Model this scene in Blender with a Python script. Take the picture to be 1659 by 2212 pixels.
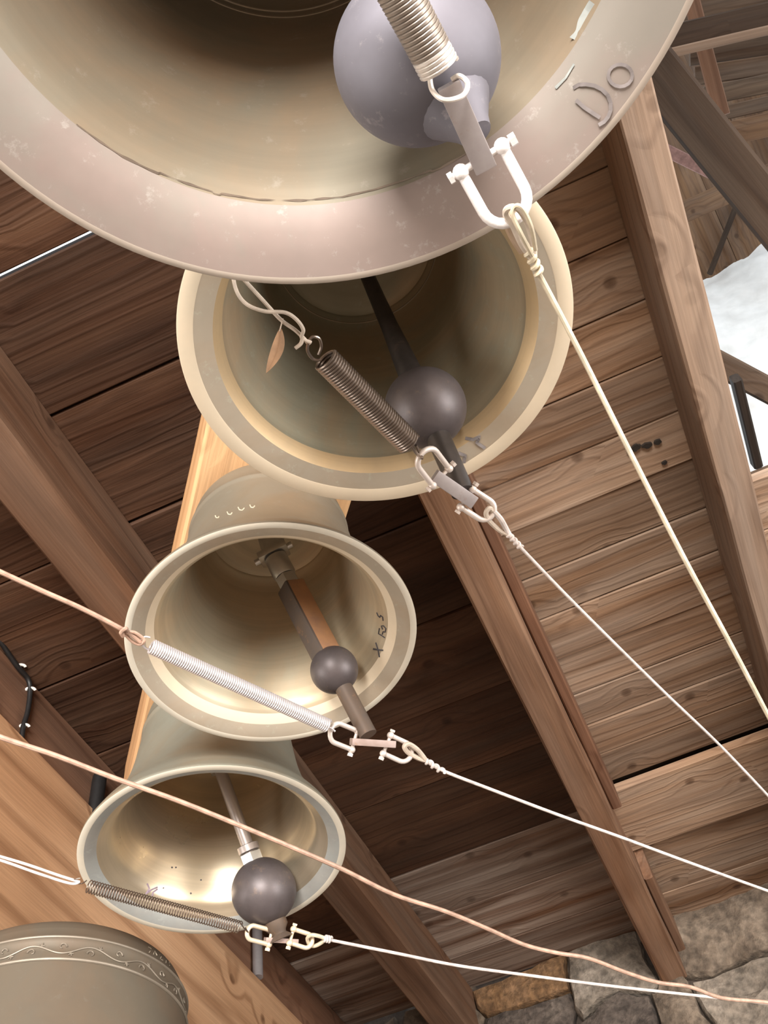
import bpy, bmesh, math, random
from mathutils import Vector, Matrix, noise

for o in list(bpy.data.objects):
    bpy.data.objects.remove(o)
scene = bpy.context.scene
COL = scene.collection
random.seed(7)
EYE = 1.6            # camera height over the floor; coordinates below are relative to the camera, lifted at the end

# ------------------------------------------------------------------ camera
CAM = Matrix(((0.914, -0.382, -0.138), (0.389, 0.729, 0.564), (-0.115, -0.569, 0.815)))   # camera (right, down, forward) -> world
def _orth():
    f = Vector((CAM[0][2], CAM[1][2], CAM[2][2])).normalized()
    r = Vector((CAM[0][0], CAM[1][0], CAM[2][0])); r = (r - f * r.dot(f)).normalized()
    d = f.cross(r)
    return r, d, f
CR, CD, CF = _orth()
FPX = 2200.0
cam = bpy.data.cameras.new('camera')
cam.sensor_fit = 'HORIZONTAL'; cam.sensor_width = 36.0; cam.lens = 36.0 * FPX / 1659.0
cam.clip_start = 0.02; cam.clip_end = 100
camo = bpy.data.objects.new('camera', cam); COL.objects.link(camo)
camo.matrix_world = Matrix(((CR.x, -CD.x, -CF.x, 0), (CR.y, -CD.y, -CF.y, 0), (CR.z, -CD.z, -CF.z, 0), (0, 0, 0, 1)))
scene.camera = camo

# ------------------------------------------------------------------ sky, window daylight, exposure
world = bpy.data.worlds.new('sky'); scene.world = world; world.use_nodes = True
bg = world.node_tree.nodes['Background']; bg.inputs[0].default_value = (0.90, 0.96, 1.0, 1); bg.inputs[1].default_value = 1.35
def area(name, loc, target, sx, sy, power, col=(1, 1, 1)):
    l = bpy.data.lights.new(name, 'AREA'); l.shape = 'RECTANGLE'; l.size = sx; l.size_y = sy; l.energy = power; l.color = col
    o = bpy.data.objects.new(name, l); COL.objects.link(o); o.location = loc
    o.rotation_euler = (Vector(target) - Vector(loc)).to_track_quat('-Z', 'Y').to_euler()
    return o
area('window_daylight_back', (1.0, -4.52, -0.25), (1.0, 0, -0.05), 3.3, 2.3, 900, (1.0, 0.96, 0.91))
area('window_daylight_right', (3.32, 0.4, -0.15), (0, 0.4, 0.15), 2.2, 1.8, 120, (1.0, 0.97, 0.93))
area('window_daylight_left', (-3.32, -0.9, -0.3), (0, -0.7, 0.0), 1.6, 1.7, 60, (1.0, 0.96, 0.90))
vs = scene.view_settings
vs.view_transform = 'Standard'; vs.look = 'None'; vs.gamma = 1.0; vs.use_curve_mapping = False
vs.exposure = 0.3

# ------------------------------------------------------------------ helpers
def ray(px):
    return (CR * ((px[0] - 829.5) / FPX) + CD * ((px[1] - 1106.0) / FPX) + CF)
def at(px, z):
    d = ray(px); return d * (z / d.z)
def atd(px, depth):
    return ray(px) * depth
def atx(px, x):
    d = ray(px); return d * (x / d.x)
def aty(px, y):
    d = ray(px); return d * (y / d.y)
def psz(p):
    return Vector(p).dot(CF) / FPX
def proj(p):
    p = Vector(p); w = p.dot(CF); return (p.dot(CR) / w * FPX + 829.5, p.dot(CD) / w * FPX + 1106.0)
def lerp(a, b, t): return a + (b - a) * t

def tag(o, label=None, cat=None, group=None, kind=None):
    if label: o['label'] = label
    if cat: o['category'] = cat
    if group: o['group'] = group
    if kind: o['kind'] = kind
    return o
def thing(name, label, cat, loc, group=None):
    o = bpy.data.objects.new(name, None); COL.objects.link(o); o.location = loc; o.empty_display_size = 0.05
    return tag(o, label, cat, group)
def root_loc(o):
    while o.parent: o = o.parent
    return o.location
def mesh_obj(name, bm, mats, parent=None, loc=None, smooth=True, angle=40):
    me = bpy.data.meshes.new(name)
    base = Vector(root_loc(parent)) if parent else Vector(loc or (0, 0, 0))
    bmesh.ops.translate(bm, verts=bm.verts, vec=-base)
    bmesh.ops.recalc_face_normals(bm, faces=bm.faces)
    bm.to_mesh(me); bm.free()
    if not isinstance(mats, (list, tuple)): mats = [mats]
    for m in mats: me.materials.append(m)
    if smooth:
        me.polygons.foreach_set('use_smooth', [True] * len(me.polygons))
        me.set_sharp_from_angle(angle=math.radians(angle))
    o = bpy.data.objects.new(name, me); COL.objects.link(o)
    if parent: o.parent = parent
    else: o.location = base
    return o

def frame_of(t):
    t = t.normalized(); a = Vector((0, 0, 1)) if abs(t.z) < 0.9 else Vector((1, 0, 0))
    u = t.cross(a).normalized(); return u, t.cross(u).normalized()
def tube(bm, pts, r, n=8, cap=True, closed=False):
    pts = [Vector(p) for p in pts]; m = len(pts)
    rs = r if isinstance(r, (list, tuple)) else [r] * m
    rings = []; u = None
    for i, p in enumerate(pts):
        if closed: t = pts[(i + 1) % m] - pts[i - 1]
        else: t = pts[min(i + 1, m - 1)] - pts[max(i - 1, 0)]
        if t.length < 1e-9: t = Vector((0, 0, 1))
        t.normalize()
        if u is None: u, v = frame_of(t)
        else:
            u = (u - t * u.dot(t))
            if u.length < 1e-6: u, v = frame_of(t)
            u.normalize(); v = t.cross(u)
        rings.append([bm.verts.new(p + (u * math.cos(2 * math.pi * k / n) + v * math.sin(2 * math.pi * k / n)) * rs[i]) for k in range(n)])
    last = m if closed else m - 1
    for i in range(last):
        a, b = rings[i], rings[(i + 1) % m]
        for k in range(n):
            bm.faces.new((a[k], a[(k + 1) % n], b[(k + 1) % n], b[k]))
    if cap and not closed:
        bm.faces.new(rings[0][::-1]); bm.faces.new(rings[-1])
def spline(pts, seg=8):
    pts = [Vector(p) for p in pts]; out = []
    for i in range(len(pts) - 1):
        p0, p1, p2, p3 = pts[max(i - 1, 0)], pts[i], pts[i + 1], pts[min(i + 2, len(pts) - 1)]
        for k in range(seg):
            t = k / seg; t2 = t * t; t3 = t2 * t
            out.append(0.5 * ((2 * p1) + (p2 - p0) * t + (2 * p0 - 5 * p1 + 4 * p2 - p3) * t2 + (3 * p1 - p0 - 3 * p2 + p3) * t3))
    out.append(pts[-1]); return out
def box(bm, x0, x1, y0, y1, z0, z1, bev=0.0, mat=None):
    vs_ = [bm.verts.new((x, y, z)) for x in (x0, x1) for y in (y0, y1) for z in (z0, z1)]
    fs = [bm.faces.new([vs_[i] for i in q]) for q in ((0, 1, 3, 2), (4, 6, 7, 5), (0, 4, 5, 1), (2, 3, 7, 6), (0, 2, 6, 4), (1, 5, 7, 3))]
    bmesh.ops.recalc_face_normals(bm, faces=fs)
    if bev > 0:
        es = {e for f in fs for e in f.edges}
        bmesh.ops.bevel(bm, geom=list(es), offset=bev, segments=2, affect='EDGES', profile=0.6)
def obox(bm, c, ax, ay, az, hx, hy, hz, bev=0.0):
    tmp = bmesh.new(); box(tmp, -hx, hx, -hy, hy, -hz, hz, bev)
    me = bpy.data.meshes.new('tmp'); 
    m = Matrix(((ax.x, ay.x, az.x, c.x), (ax.y, ay.y, az.y, c.y), (ax.z, ay.z, az.z, c.z), (0, 0, 0, 1)))
    tmp.transform(m); tmp.to_mesh(me); tmp.free(); bm.from_mesh(me); bpy.data.meshes.remove(me)
def lathe(bm, prof, c, n=144, axis=Vector((0, 0, 1)), close=False):
    u, v = frame_of(axis) if axis.z < 0.999 else (Vector((1, 0, 0)), Vector((0, 1, 0)))
    rings = []
    for r, z in prof:
        if r < 1e-6: rings.append([bm.verts.new(c + axis * z)])
        else: rings.append([bm.verts.new(c + axis * z + (u * math.cos(2 * math.pi * k / n) + v * math.sin(2 * math.pi * k / n)) * r) for k in range(n)])
    for a, b in zip(rings[:-1], rings[1:]):
        for k in range(n):
            k2 = (k + 1) % n
            if len(a) == 1 and len(b) == 1: continue
            if len(a) == 1: bm.faces.new((a[0], b[k2], b[k]))
            elif len(b) == 1: bm.faces.new((a[k], a[k2], b[0]))
            else: bm.faces.new((a[k], a[k2], b[k2], b[k]))
def sphere(bm, c, r, seg=40, rings=24, squash=1.0, axis=Vector((0, 0, 1))):
    prof = [(max(0.0, r * math.sin(math.pi * i / rings)) if 0 < i < rings else 0.0, -r * squash * math.cos(math.pi * i / rings)) for i in range(rings + 1)]
    lathe(bm, prof, Vector(c), seg, axis.normalized())
def cyl(bm, a, b, r0, r1=None, n=20):
    tube(bm, [a, b], [r0, r0 if r1 is None else r1], n)
def hexnut(bm, a, b, r):
    tube(bm, [a, b], r, 6)

# ------------------------------------------------------------------ materials
def new_mat(name):
    m = bpy.data.materials.new(name); m.use_nodes = True
    nt = m.node_tree; return m, nt, nt.nodes, nt.links, nt.nodes['Principled BSDF']
def N(ns, t, **kw):
    n = ns.new(t)
    for k, v in kw.items():
        if hasattr(n, k): setattr(n, k, v)
        else: n.inputs[k].default_value = v
    return n
def mixc(ns, ls, a, b, fac, mode='MIX'):
    n = ns.new('ShaderNodeMix'); n.data_type = 'RGBA'; n.blend_type = mode
    for sock, v in ((n.inputs[6], a), (n.inputs[7], b), (n.inputs[0], fac)):
        if hasattr(v, 'is_linked') or hasattr(v, 'links'): ls.new(v, sock)
        elif isinstance(v, (tuple, list)): sock.default_value = (*v[:3], 1)
        else: sock.default_value = v
    return n.outputs[2]
def ramp(ns, ls, src, stops):
    n = ns.new('ShaderNodeValToRGB'); e = n.color_ramp.elements
    while len(e) < len(stops): e.new(0.5)
    for el, (p, c) in zip(e, stops):
        el.position = p; el.color = (*c, 1) if isinstance(c, tuple) else (c, c, c, 1)
    ls.new(src, n.inputs[0]); return n.outputs[0]
def srgb(r, g, b):
    f = lambda c: c / 12.92 if c <= 0.04045 else ((c + 0.055) / 1.055) ** 2.4
    return (f(r / 255), f(g / 255), f(b / 255))

def wood(name, dark, mid, light, gray=0.0, graycol=(0.30, 0.27, 0.24), stain=0.5, ringscale=9.0, rough=0.7, knots=0.6, vary=0.5, ringamt=0.38):
    m, nt, ns, ls, bs = new_mat(name)
    tc = N(ns, 'ShaderNodeTexCoord'); oi = N(ns, 'ShaderNodeObjectInfo')
    off = N(ns, 'ShaderNodeVectorMath', operation='SCALE'); cmb = N(ns, 'ShaderNodeCombineXYZ')
    for k in range(3): ls.new(oi.outputs['Random'], cmb.inputs[k])
    ls.new(cmb.outputs[0], off.inputs[0]); off.inputs[3].default_value = 37.0
    add = N(ns, 'ShaderNodeVectorMath', operation='ADD'); ls.new(tc.outputs['Object'], add.inputs[0]); ls.new(off.outputs[0], add.inputs[1])
    def mapped(sx, sy, sz):
        mp = N(ns, 'ShaderNodeMapping'); mp.inputs['Scale'].default_value = (sx, sy, sz); ls.new(add.outputs[0], mp.inputs[0]); return mp.outputs[0]
    # knots bend the grain
    sep = N(ns, 'ShaderNodeSeparateXYZ'); ls.new(add.outputs[0], sep.inputs[0])
    yz = N(ns, 'ShaderNodeMath', operation='ADD'); ls.new(sep.outputs[1], yz.inputs[0]); ls.new(sep.outputs[2], yz.inputs[1])
    flat = N(ns, 'ShaderNodeCombineXYZ'); ls.new(sep.outputs[0], flat.inputs[0]); ls.new(yz.outputs[0], flat.inputs[1])
    vo = N(ns, 'ShaderNodeTexVoronoi', voronoi_dimensions='2D'); vo.inputs['Scale'].default_value = 4.6; vo.inputs['Randomness'].default_value = 1.0
    ls.new(flat.outputs[0], vo.inputs['Vector'])
    sc_ = N(ns, 'ShaderNodeSeparateColor'); ls.new(vo.outputs['Color'], sc_.inputs[0])
    some = ramp(ns, ls, sc_.outputs[0], [(0.54, 0.0), (0.58, 1.0)])
    def masked(a):
        q = N(ns, 'ShaderNodeMath', operation='MULTIPLY'); ls.new(a, q.inputs[0]); ls.new(some, q.inputs[1]); return q.outputs[0]
    kn = masked(ramp(ns, ls, vo.outputs['Distance'], [(0.0, 1.0), (0.055, 0.7), (0.085, 0.0)]))
    kw = masked(ramp(ns, ls, vo.outputs['Distance'], [(0.0, 1.0), (0.36, 0.0)]))
    big = N(ns, 'ShaderNodeTexNoise'); big.inputs['Scale'].default_value = 1.0; big.inputs['Detail'].default_value = 3.0; big.inputs['Distortion'].default_value = 0.4
    ls.new(mapped(0.9, 7.0, 7.0), big.inputs['Vector'])
    # ring lines: sine of the distorted cross-grain coordinate
    s1 = N(ns, 'ShaderNodeMath', operation='ADD'); ls.new(sep.outputs[1], s1.inputs[0]); ls.new(sep.outputs[2], s1.inputs[1])
    s2 = N(ns, 'ShaderNodeMath', operation='MULTIPLY'); ls.new(s1.outputs[0], s2.inputs[0]); s2.inputs[1].default_value = ringscale * 22
    s3 = N(ns, 'ShaderNodeMath', operation='MULTIPLY_ADD'); ls.new(big.outputs[0], s3.inputs[0]); s3.inputs[1].default_value = ringscale * 3.4; ls.new(s2.outputs[0], s3.inputs[2])
    s3b = N(ns, 'ShaderNodeMath', operation='MULTIPLY_ADD'); ls.new(kw, s3b.inputs[0]); s3b.inputs[1].default_value = 7.0; ls.new(s3.outputs[0], s3b.inputs[2])
    s4 = N(ns, 'ShaderNodeMath', operation='SINE'); ls.new(s3b.outputs[0], s4.inputs[0])
    rings = ramp(ns, ls, s4.outputs[0], [(0.0, 0.0), (0.55, 0.35), (1.0, 1.0)])
    fine = N(ns, 'ShaderNodeTexNoise'); fine.inputs['Scale'].default_value = 1.0; fine.inputs['Detail'].default_value = 5.0
    ls.new(mapped(5.0, 190.0, 190.0), fine.inputs['Vector'])
    c0 = ramp(ns, ls, big.outputs[0], [(0.25, dark), (0.5, mid), (0.75, light)])
    c1 = mixc(ns, ls, c0, mixc(ns, ls, c0, (0.42, 0.33, 0.27), 1.0, 'MULTIPLY'), N_mul(ns, ls, rings, ringamt))
    fr = ramp(ns, ls, fine.outputs[0], [(0.3, 0.86), (0.7, 1.10)])
    c2 = mixc(ns, ls, c1, fr, 1.0, 'MULTIPLY')
    # weathering and old stains with a shape of their own
    st = N(ns, 'ShaderNodeTexNoise'); st.inputs['Scale'].default_value = 1.0; st.inputs['Detail'].default_value = 4.0; st.inputs['Distortion'].default_value = 0.8
    ls.new(mapped(1.6, 5.0, 5.0), st.inputs['Vector'])
    sf = ramp(ns, ls, st.outputs[0], [(0.38, 0.0), (0.62, 1.0)])
    c3 = mixc(ns, ls, c2, mixc(ns, ls, c2, (0.36, 0.28, 0.22), 1.0, 'MULTIPLY'), N_mul(ns, ls, sf, stain))
    gn = N(ns, 'ShaderNodeTexNoise'); gn.inputs['Scale'].default_value = 1.0; gn.inputs['Detail'].default_value = 5.0
    ls.new(mapped(1.1, 16.0, 16.0), gn.inputs['Vector'])
    gf = ramp(ns, ls, gn.outputs[0], [(0.35, 0.0), (0.65, 1.0)])
    c4 = mixc(ns, ls, c3, mixc(ns, ls, graycol, fr, 1.0, 'MULTIPLY'), N_mul(ns, ls, gf, gray))
    c5 = mixc(ns, ls, c4, mixc(ns, ls, c4, (0.22, 0.15, 0.11), 1.0, 'MULTIPLY'), N_mul(ns, ls, kn, knots))
    rv = ramp(ns, ls, oi.outputs['Random'], [(0.0, 1.0 - vary * 0.5), (1.0, 1.0 + vary * 0.35)])
    c6 = mixc(ns, ls, c5, rv, 1.0, 'MULTIPLY')
    ls.new(c6, bs.inputs['Base Color']); bs.inputs['Roughness'].default_value = rough
    bs.inputs['Specular IOR Level'].default_value = 0.25
    hs = N(ns, 'ShaderNodeMath', operation='ADD'); ls.new(rings, hs.inputs[0]); ls.new(fine.outputs[0], hs.inputs[1])
    bp = N(ns, 'ShaderNodeBump'); bp.inputs['Strength'].default_value = 0.25; bp.inputs['Distance'].default_value = 0.004
    ls.new(hs.outputs[0], bp.inputs['Height']); ls.new(bp.outputs[0], bs.inputs['Normal'])
    return m
def N_mul(ns, ls, a, k):
    n = ns.new('ShaderNodeMath'); n.operation = 'MULTIPLY'; ls.new(a, n.inputs[0]); n.inputs[1].default_value = k; return n.outputs[0]

def metal(name, col, col2, rough=0.4, metallic=0.8, scale=14.0, rings=0.0, specks=None, speck_amt=0.5, bump=0.1, tint=None, tint_amt=0.5):
    m, nt, ns, ls, bs = new_mat(name)
    tc = N(ns, 'ShaderNodeTexCoord')
    n1 = N(ns, 'ShaderNodeTexNoise'); n1.inputs['Scale'].default_value = scale; n1.inputs['Detail'].default_value = 5.0; n1.inputs['Roughness'].default_value = 0.6
    ls.new(tc.outputs['Object'], n1.inputs['Vector'])
    c = mixc(ns, ls, col, col2, ramp(ns, ls, n1.outputs[0], [(0.35, 0.0), (0.68, 1.0)]))
    h = n1.outputs[0]
    if tint:
        n4 = N(ns, 'ShaderNodeTexNoise'); n4.inputs['Scale'].default_value = scale * 0.55; n4.inputs['Detail'].default_value = 7.0; n4.inputs['Roughness'].default_value = 0.62; n4.inputs['Distortion'].default_value = 0.6
        mo = N(ns, 'ShaderNodeVectorMath', operation='ADD'); ls.new(tc.outputs['Object'], mo.inputs[0]); mo.inputs[1].default_value = (3.1, 7.7, 1.9)
        ls.new(mo.outputs[0], n4.inputs['Vector'])
        c = mixc(ns, ls, c, tint, N_mul(ns, ls, ramp(ns, ls, n4.outputs[0], [(0.44, 0.0), (0.58, 1.0)]), tint_amt))
    if rings > 0:
        sp = N(ns, 'ShaderNodeSeparateXYZ'); ls.new(tc.outputs['Object'], sp.inputs[0])
        cx = N(ns, 'ShaderNodeCombineXYZ'); ls.new(sp.outputs[0], cx.inputs[0]); ls.new(sp.outputs[1], cx.inputs[1])
        ln = N(ns, 'ShaderNodeVectorMath', operation='LENGTH'); ls.new(cx.outputs[0], ln.inputs[0])
        c2 = N(ns, 'ShaderNodeCombineXYZ'); ls.new(ln.outputs['Value'], c2.inputs[0]); ls.new(sp.outputs[2], c2.inputs[1])
        n2 = N(ns, 'ShaderNodeTexNoise'); n2.inputs['Scale'].default_value = 42.0; n2.inputs['Detail'].default_value = 6.0; n2.inputs['Roughness'].default_value = 0.7
        ls.new(c2.outputs[0], n2.inputs['Vector'])
        rr = ramp(ns, ls, n2.outputs[0], [(0.3, 1.0 - rings), (0.7, 1.0 + rings * 0.7)])
        c = mixc(ns, ls, c, rr, 1.0, 'MULTIPLY'); h = n2.outputs[0]
    if specks:
        n3 = N(ns, 'ShaderNodeTexNoise'); n3.inputs['Scale'].default_value = 46.0; n3.inputs['Detail'].default_value = 6.0; n3.inputs['Roughness'].default_value = 0.75
        ls.new(tc.outputs['Object'], n3.inputs['Vector'])
        c = mixc(ns, ls, c, specks, N_mul(ns, ls, ramp(ns, ls, n3.outputs[0], [(0.585, 0.0), (0.68, 1.0)]), speck_amt))
    ls.new(c, bs.inputs['Base Color']); bs.inputs['Metallic'].default_value = metallic
    rf = N(ns, 'ShaderNodeMath', operation='MULTIPLY_ADD'); ls.new(n1.outputs[0], rf.inputs[0]); rf.inputs[1].default_value = 0.18; rf.inputs[2].default_value = rough - 0.09
    ls.new(rf.outputs[0], bs.inputs['Roughness'])
    bp = N(ns, 'ShaderNodeBump'); bp.inputs['Strength'].default_value = bump; bp.inputs['Distance'].default_value = 0.002
    ls.new(h, bp.inputs['Height']); ls.new(bp.outputs[0], bs.inputs['Normal'])
    return m
def rock(name, a, b, c_, scale=7.0, bump=0.6, dist=0.012, rough=0.9, var=0.3):
    m, nt, ns, ls, bs = new_mat(name)
    tc = N(ns, 'ShaderNodeTexCoord'); oi = N(ns, 'ShaderNodeObjectInfo')
    n1 = N(ns, 'ShaderNodeTexNoise'); n1.inputs['Scale'].default_value = scale; n1.inputs['Detail'].default_value = 8.0; n1.inputs['Roughness'].default_value = 0.65; n1.inputs['Distortion'].default_value = 0.15
    ls.new(tc.outputs['Object'], n1.inputs['Vector'])
    n2 = N(ns, 'ShaderNodeTexNoise'); n2.inputs['Scale'].default_value = scale * 5; n2.inputs['Detail'].default_value = 8.0
    ls.new(tc.outputs['Object'], n2.inputs['Vector'])
    c = ramp(ns, ls, n1.outputs[0], [(0.3, a), (0.5, b), (0.7, c_)])
    c = mixc(ns, ls, c, ramp(ns, ls, n2.outputs[0], [(0.3, 1.0 - var), (0.7, 1.0 + var * 0.7)]), 1.0, 'MULTIPLY')
    ls.new(c, bs.inputs['Base Color']); bs.inputs['Roughness'].default_value = rough
    ad = N(ns, 'ShaderNodeMath', operation='MULTIPLY_ADD'); ls.new(n2.outputs[0], ad.inputs[0]); ad.inputs[1].default_value = 0.5; ls.new(n1.outputs[0], ad.inputs[2])
    bp = N(ns, 'ShaderNodeBump'); bp.inputs['Strength'].default_value = bump; bp.inputs['Distance'].default_value = dist
    ls.new(ad.outputs[0], bp.inputs['Height']); ls.new(bp.outputs[0], bs.inputs['Normal'])
    return m
def plain(name, col, rough=0.6, metallic=0.0):
    m, nt, ns, ls, bs = new_mat(name)
    tc = N(ns, 'ShaderNodeTexCoord'); n1 = N(ns, 'ShaderNodeTexNoise'); n1.inputs['Scale'].default_value = 60.0; n1.inputs['Detail'].default_value = 4.0
    ls.new(tc.outputs['Object'], n1.inputs['Vector'])
    c = mixc(ns, ls, col, ramp(ns, ls, n1.outputs[0], [(0.3, 0.7), (0.7, 1.2)]), 1.0, 'MULTIPLY')
    ls.new(c, bs.inputs['Base Color']); bs.inputs['Roughness'].default_value = rough; bs.inputs['Metallic'].default_value = metallic
    return m

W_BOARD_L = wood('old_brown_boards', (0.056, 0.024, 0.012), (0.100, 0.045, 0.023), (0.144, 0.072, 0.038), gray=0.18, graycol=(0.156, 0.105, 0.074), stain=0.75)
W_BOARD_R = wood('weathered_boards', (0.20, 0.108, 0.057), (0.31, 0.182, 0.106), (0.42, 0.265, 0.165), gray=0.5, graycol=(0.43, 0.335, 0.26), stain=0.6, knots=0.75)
W_JOIST = wood('old_joists', (0.165, 0.081, 0.044), (0.245, 0.128, 0.072), (0.32, 0.18, 0.105), gray=0.3, graycol=(0.33, 0.235, 0.175), stain=0.4, ringscale=5.0, knots=0.6, vary=0.2)
W_JOIST_R = wood('pale_joist', (0.192, 0.120, 0.076), (0.255, 0.164, 0.111), (0.318, 0.213, 0.145), gray=0.4, graycol=(0.281, 0.228, 0.187), stain=0.3, ringscale=5.0, knots=0.4, vary=0.1)
W_JOIST_A = wood('brown_joist', (0.110, 0.054, 0.030), (0.163, 0.085, 0.049), (0.216, 0.121, 0.072), gray=0.35, graycol=(0.194, 0.141, 0.106), stain=0.5, ringscale=5.0, knots=0.6, vary=0.1)
W_BOARD_W = wood('grey_streaked_lit_boards', (0.11, 0.05, 0.026), (0.17, 0.085, 0.047), (0.25, 0.14, 0.085), gray=0.85, graycol=(0.36, 0.285, 0.235), stain=0.7)  # grey weathering, painted brighter to stand in for light near the far wall
W_JOIST_D = wood('reddish_joist', (0.13, 0.060, 0.034), (0.19, 0.092, 0.053), (0.25, 0.13, 0.077), gray=0.2, graycol=(0.25, 0.175, 0.13), stain=0.35, ringscale=4.0, knots=0.4, vary=0.1)
W_NEW = wood('new_pine_beam', (0.40, 0.225, 0.122), (0.50, 0.295, 0.168), (0.58, 0.37, 0.225), gray=0.0, stain=0.06, ringscale=2.6, rough=0.55, knots=0.75, vary=0.0, ringamt=0.55)
W_NEW2 = wood('bell_beam_pine', (0.60, 0.33, 0.15), (0.68, 0.41, 0.21), (0.74, 0.48, 0.27), gray=0.0, stain=0.03, ringscale=2.4, rough=0.55, knots=0.35, vary=0.0, ringamt=0.22)
W_DARK = wood('dark_timber', (0.031, 0.018, 0.011), (0.058, 0.034, 0.020), (0.088, 0.054, 0.034), gray=0.2, graycol=(0.095, 0.075, 0.058), stain=0.5, ringscale=5.0)
W_SLAT = wood('dark_slats', (0.075, 0.042, 0.024), (0.125, 0.073, 0.042), (0.19, 0.12, 0.073), gray=0.35, graycol=(0.24, 0.19, 0.15), stain=0.6)
W_BLACK = wood('blackened_timber', (0.012, 0.008, 0.006), (0.020, 0.013, 0.009), (0.032, 0.021, 0.015), stain=0.3)
W_ROOF = wood('roof_boards', (0.12, 0.062, 0.031), (0.20, 0.108, 0.054), (0.28, 0.165, 0.09), gray=0.15, stain=0.6)

BR_OUT = metal('bronze_outside', (0.286, 0.239, 0.172), (0.218, 0.202, 0.155), 0.50, 0.35, 9.0, specks=(0.336, 0.361, 0.302), speck_amt=0.25, tint=(0.260, 0.273, 0.231))
BR_OUT3 = metal('bronze_outside_brown', (0.259, 0.203, 0.140), (0.217, 0.182, 0.130), 0.48, 0.35, 9.0, specks=(0.294, 0.287, 0.238), speck_amt=0.25, tint=(0.252, 0.234, 0.189))
BR_DARK = metal('bronze_outside_dark', (0.155, 0.115, 0.080), (0.125, 0.10, 0.073), 0.55, 0.3, 8.0, specks=(0.19, 0.175, 0.145), speck_amt=0.2, tint=(0.125, 0.115, 0.09))
BR_ORN = metal('bronze_relief', (0.25, 0.21, 0.165), (0.20, 0.168, 0.13), 0.5, 0.35, 20.0)
BR_IN1 = metal('bronze_inside_big', (0.246, 0.176, 0.113), (0.183, 0.144, 0.098), 0.58, 0.25, 5.0, rings=0.08, specks=(0.296, 0.261, 0.218), speck_amt=0.4, tint=(0.176, 0.160, 0.121), tint_amt=0.75)
BR_IN2 = metal('bronze_inside_olive', (0.412, 0.304, 0.195), (0.319, 0.265, 0.180), 0.46, 0.4, 6.0, rings=0.10, specks=(0.391, 0.412, 0.342), speck_amt=0.25, tint=(0.278, 0.279, 0.214), tint_amt=0.75)
BR_IN3 = metal('bronze_inside_tan', (0.60, 0.465, 0.31), (0.48, 0.385, 0.265), 0.42, 0.45, 6.0, rings=0.16, tint=(0.47, 0.44, 0.335), tint_amt=0.7)
BR_IN4 = metal('bronze_inside_polished', (0.66, 0.55, 0.39), (0.56, 0.485, 0.365), 0.30, 0.75, 6.0, rings=0.14, bump=0.05, tint=(0.62, 0.50, 0.37))
LIP_CREAM = metal('turned_lip_cream', (0.72, 0.60, 0.445), (0.66, 0.56, 0.42), 0.6, 0.15, 16.0, bump=0.04)
LIP_PALE = metal('turned_lip_pale', (0.68, 0.61, 0.50), (0.60, 0.56, 0.47), 0.6, 0.15, 16.0, bump=0.04)
LIP_GREY = metal('lip_grey_band', (0.420, 0.333, 0.244), (0.350, 0.290, 0.214), 0.6, 0.15, 14.0, specks=(0.470, 0.461, 0.375), speck_amt=0.45, tint=(0.400, 0.356, 0.288))
LIP_GREY1 = metal('lip_pinkish_band', (0.256, 0.196, 0.172), (0.203, 0.160, 0.140), 0.65, 0.12, 7.0, specks=(0.367, 0.343, 0.312), speck_amt=0.5, tint=(0.212, 0.203, 0.172), tint_amt=0.7)
LIP_BLUE = metal('lip_blue_grey_band', (0.36, 0.35, 0.325), (0.295, 0.295, 0.28), 0.6, 0.2, 22.0, specks=(0.47, 0.48, 0.46), speck_amt=0.4, tint=(0.33, 0.35, 0.34))
LIP_EDGE1 = metal('lip_edge_big', (0.334, 0.277, 0.229), (0.290, 0.246, 0.202), 0.6, 0.15, 14.0, bump=0.04)
LIP_ORANGE = metal('bare_bronze_band', (0.50, 0.355, 0.20), (0.45, 0.33, 0.195), 0.5, 0.35, 24.0, rings=0.1)
DARK_LINE = plain('dark_crease', (0.16, 0.12, 0.09), 0.8)
PITBLACK = plain('rot_black', (0.03, 0.022, 0.017), 0.9)
VERDIGRIS = plain('pale_verdigris', (0.330, 0.352, 0.338), 0.9)
IRON = metal('iron_ball', (0.125, 0.104, 0.106), (0.08, 0.066, 0.066), 0.46, 0.4, 16.0, specks=(0.30, 0.20, 0.13), speck_amt=0.25)
IRON1 = metal('iron_ball_blue', (0.175, 0.166, 0.195), (0.13, 0.122, 0.14), 0.62, 0.3, 8.0, specks=(0.42, 0.38, 0.38), speck_amt=0.3)
IRON_ROD = metal('iron_rod', (0.095, 0.082, 0.078), (0.065, 0.056, 0.052), 0.42, 0.7, 30.0, specks=(0.22, 0.16, 0.12), speck_amt=0.3)
RUST_ROD = metal('rusty_bar', (0.095, 0.076, 0.068), (0.135, 0.092, 0.064), 0.6, 0.45, 22.0, specks=(0.33, 0.17, 0.08), speck_amt=0.45)
RUST_FACE = metal('rust_orange', (0.36, 0.185, 0.085), (0.27, 0.145, 0.085), 0.7, 0.25, 26.0)
STEEL = metal('grey_flat_bar', (0.44, 0.40, 0.40), (0.36, 0.32, 0.32), 0.5, 0.5, 30.0, specks=(0.32, 0.22, 0.17), speck_amt=0.4)
STEEL_RUST = metal('rusted_flat_bar', (0.40, 0.31, 0.285), (0.31, 0.225, 0.19), 0.6, 0.4, 34.0, specks=(0.36, 0.20, 0.11), speck_amt=0.5)
ZINC = metal('zinc', (0.66, 0.66, 0.65), (0.55, 0.55, 0.54), 0.32, 0.85, 20.0)
ROD_GREY = metal('grey_rod', (0.42, 0.37, 0.35), (0.36, 0.31, 0.285), 0.42, 0.6, 25.0)
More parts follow.
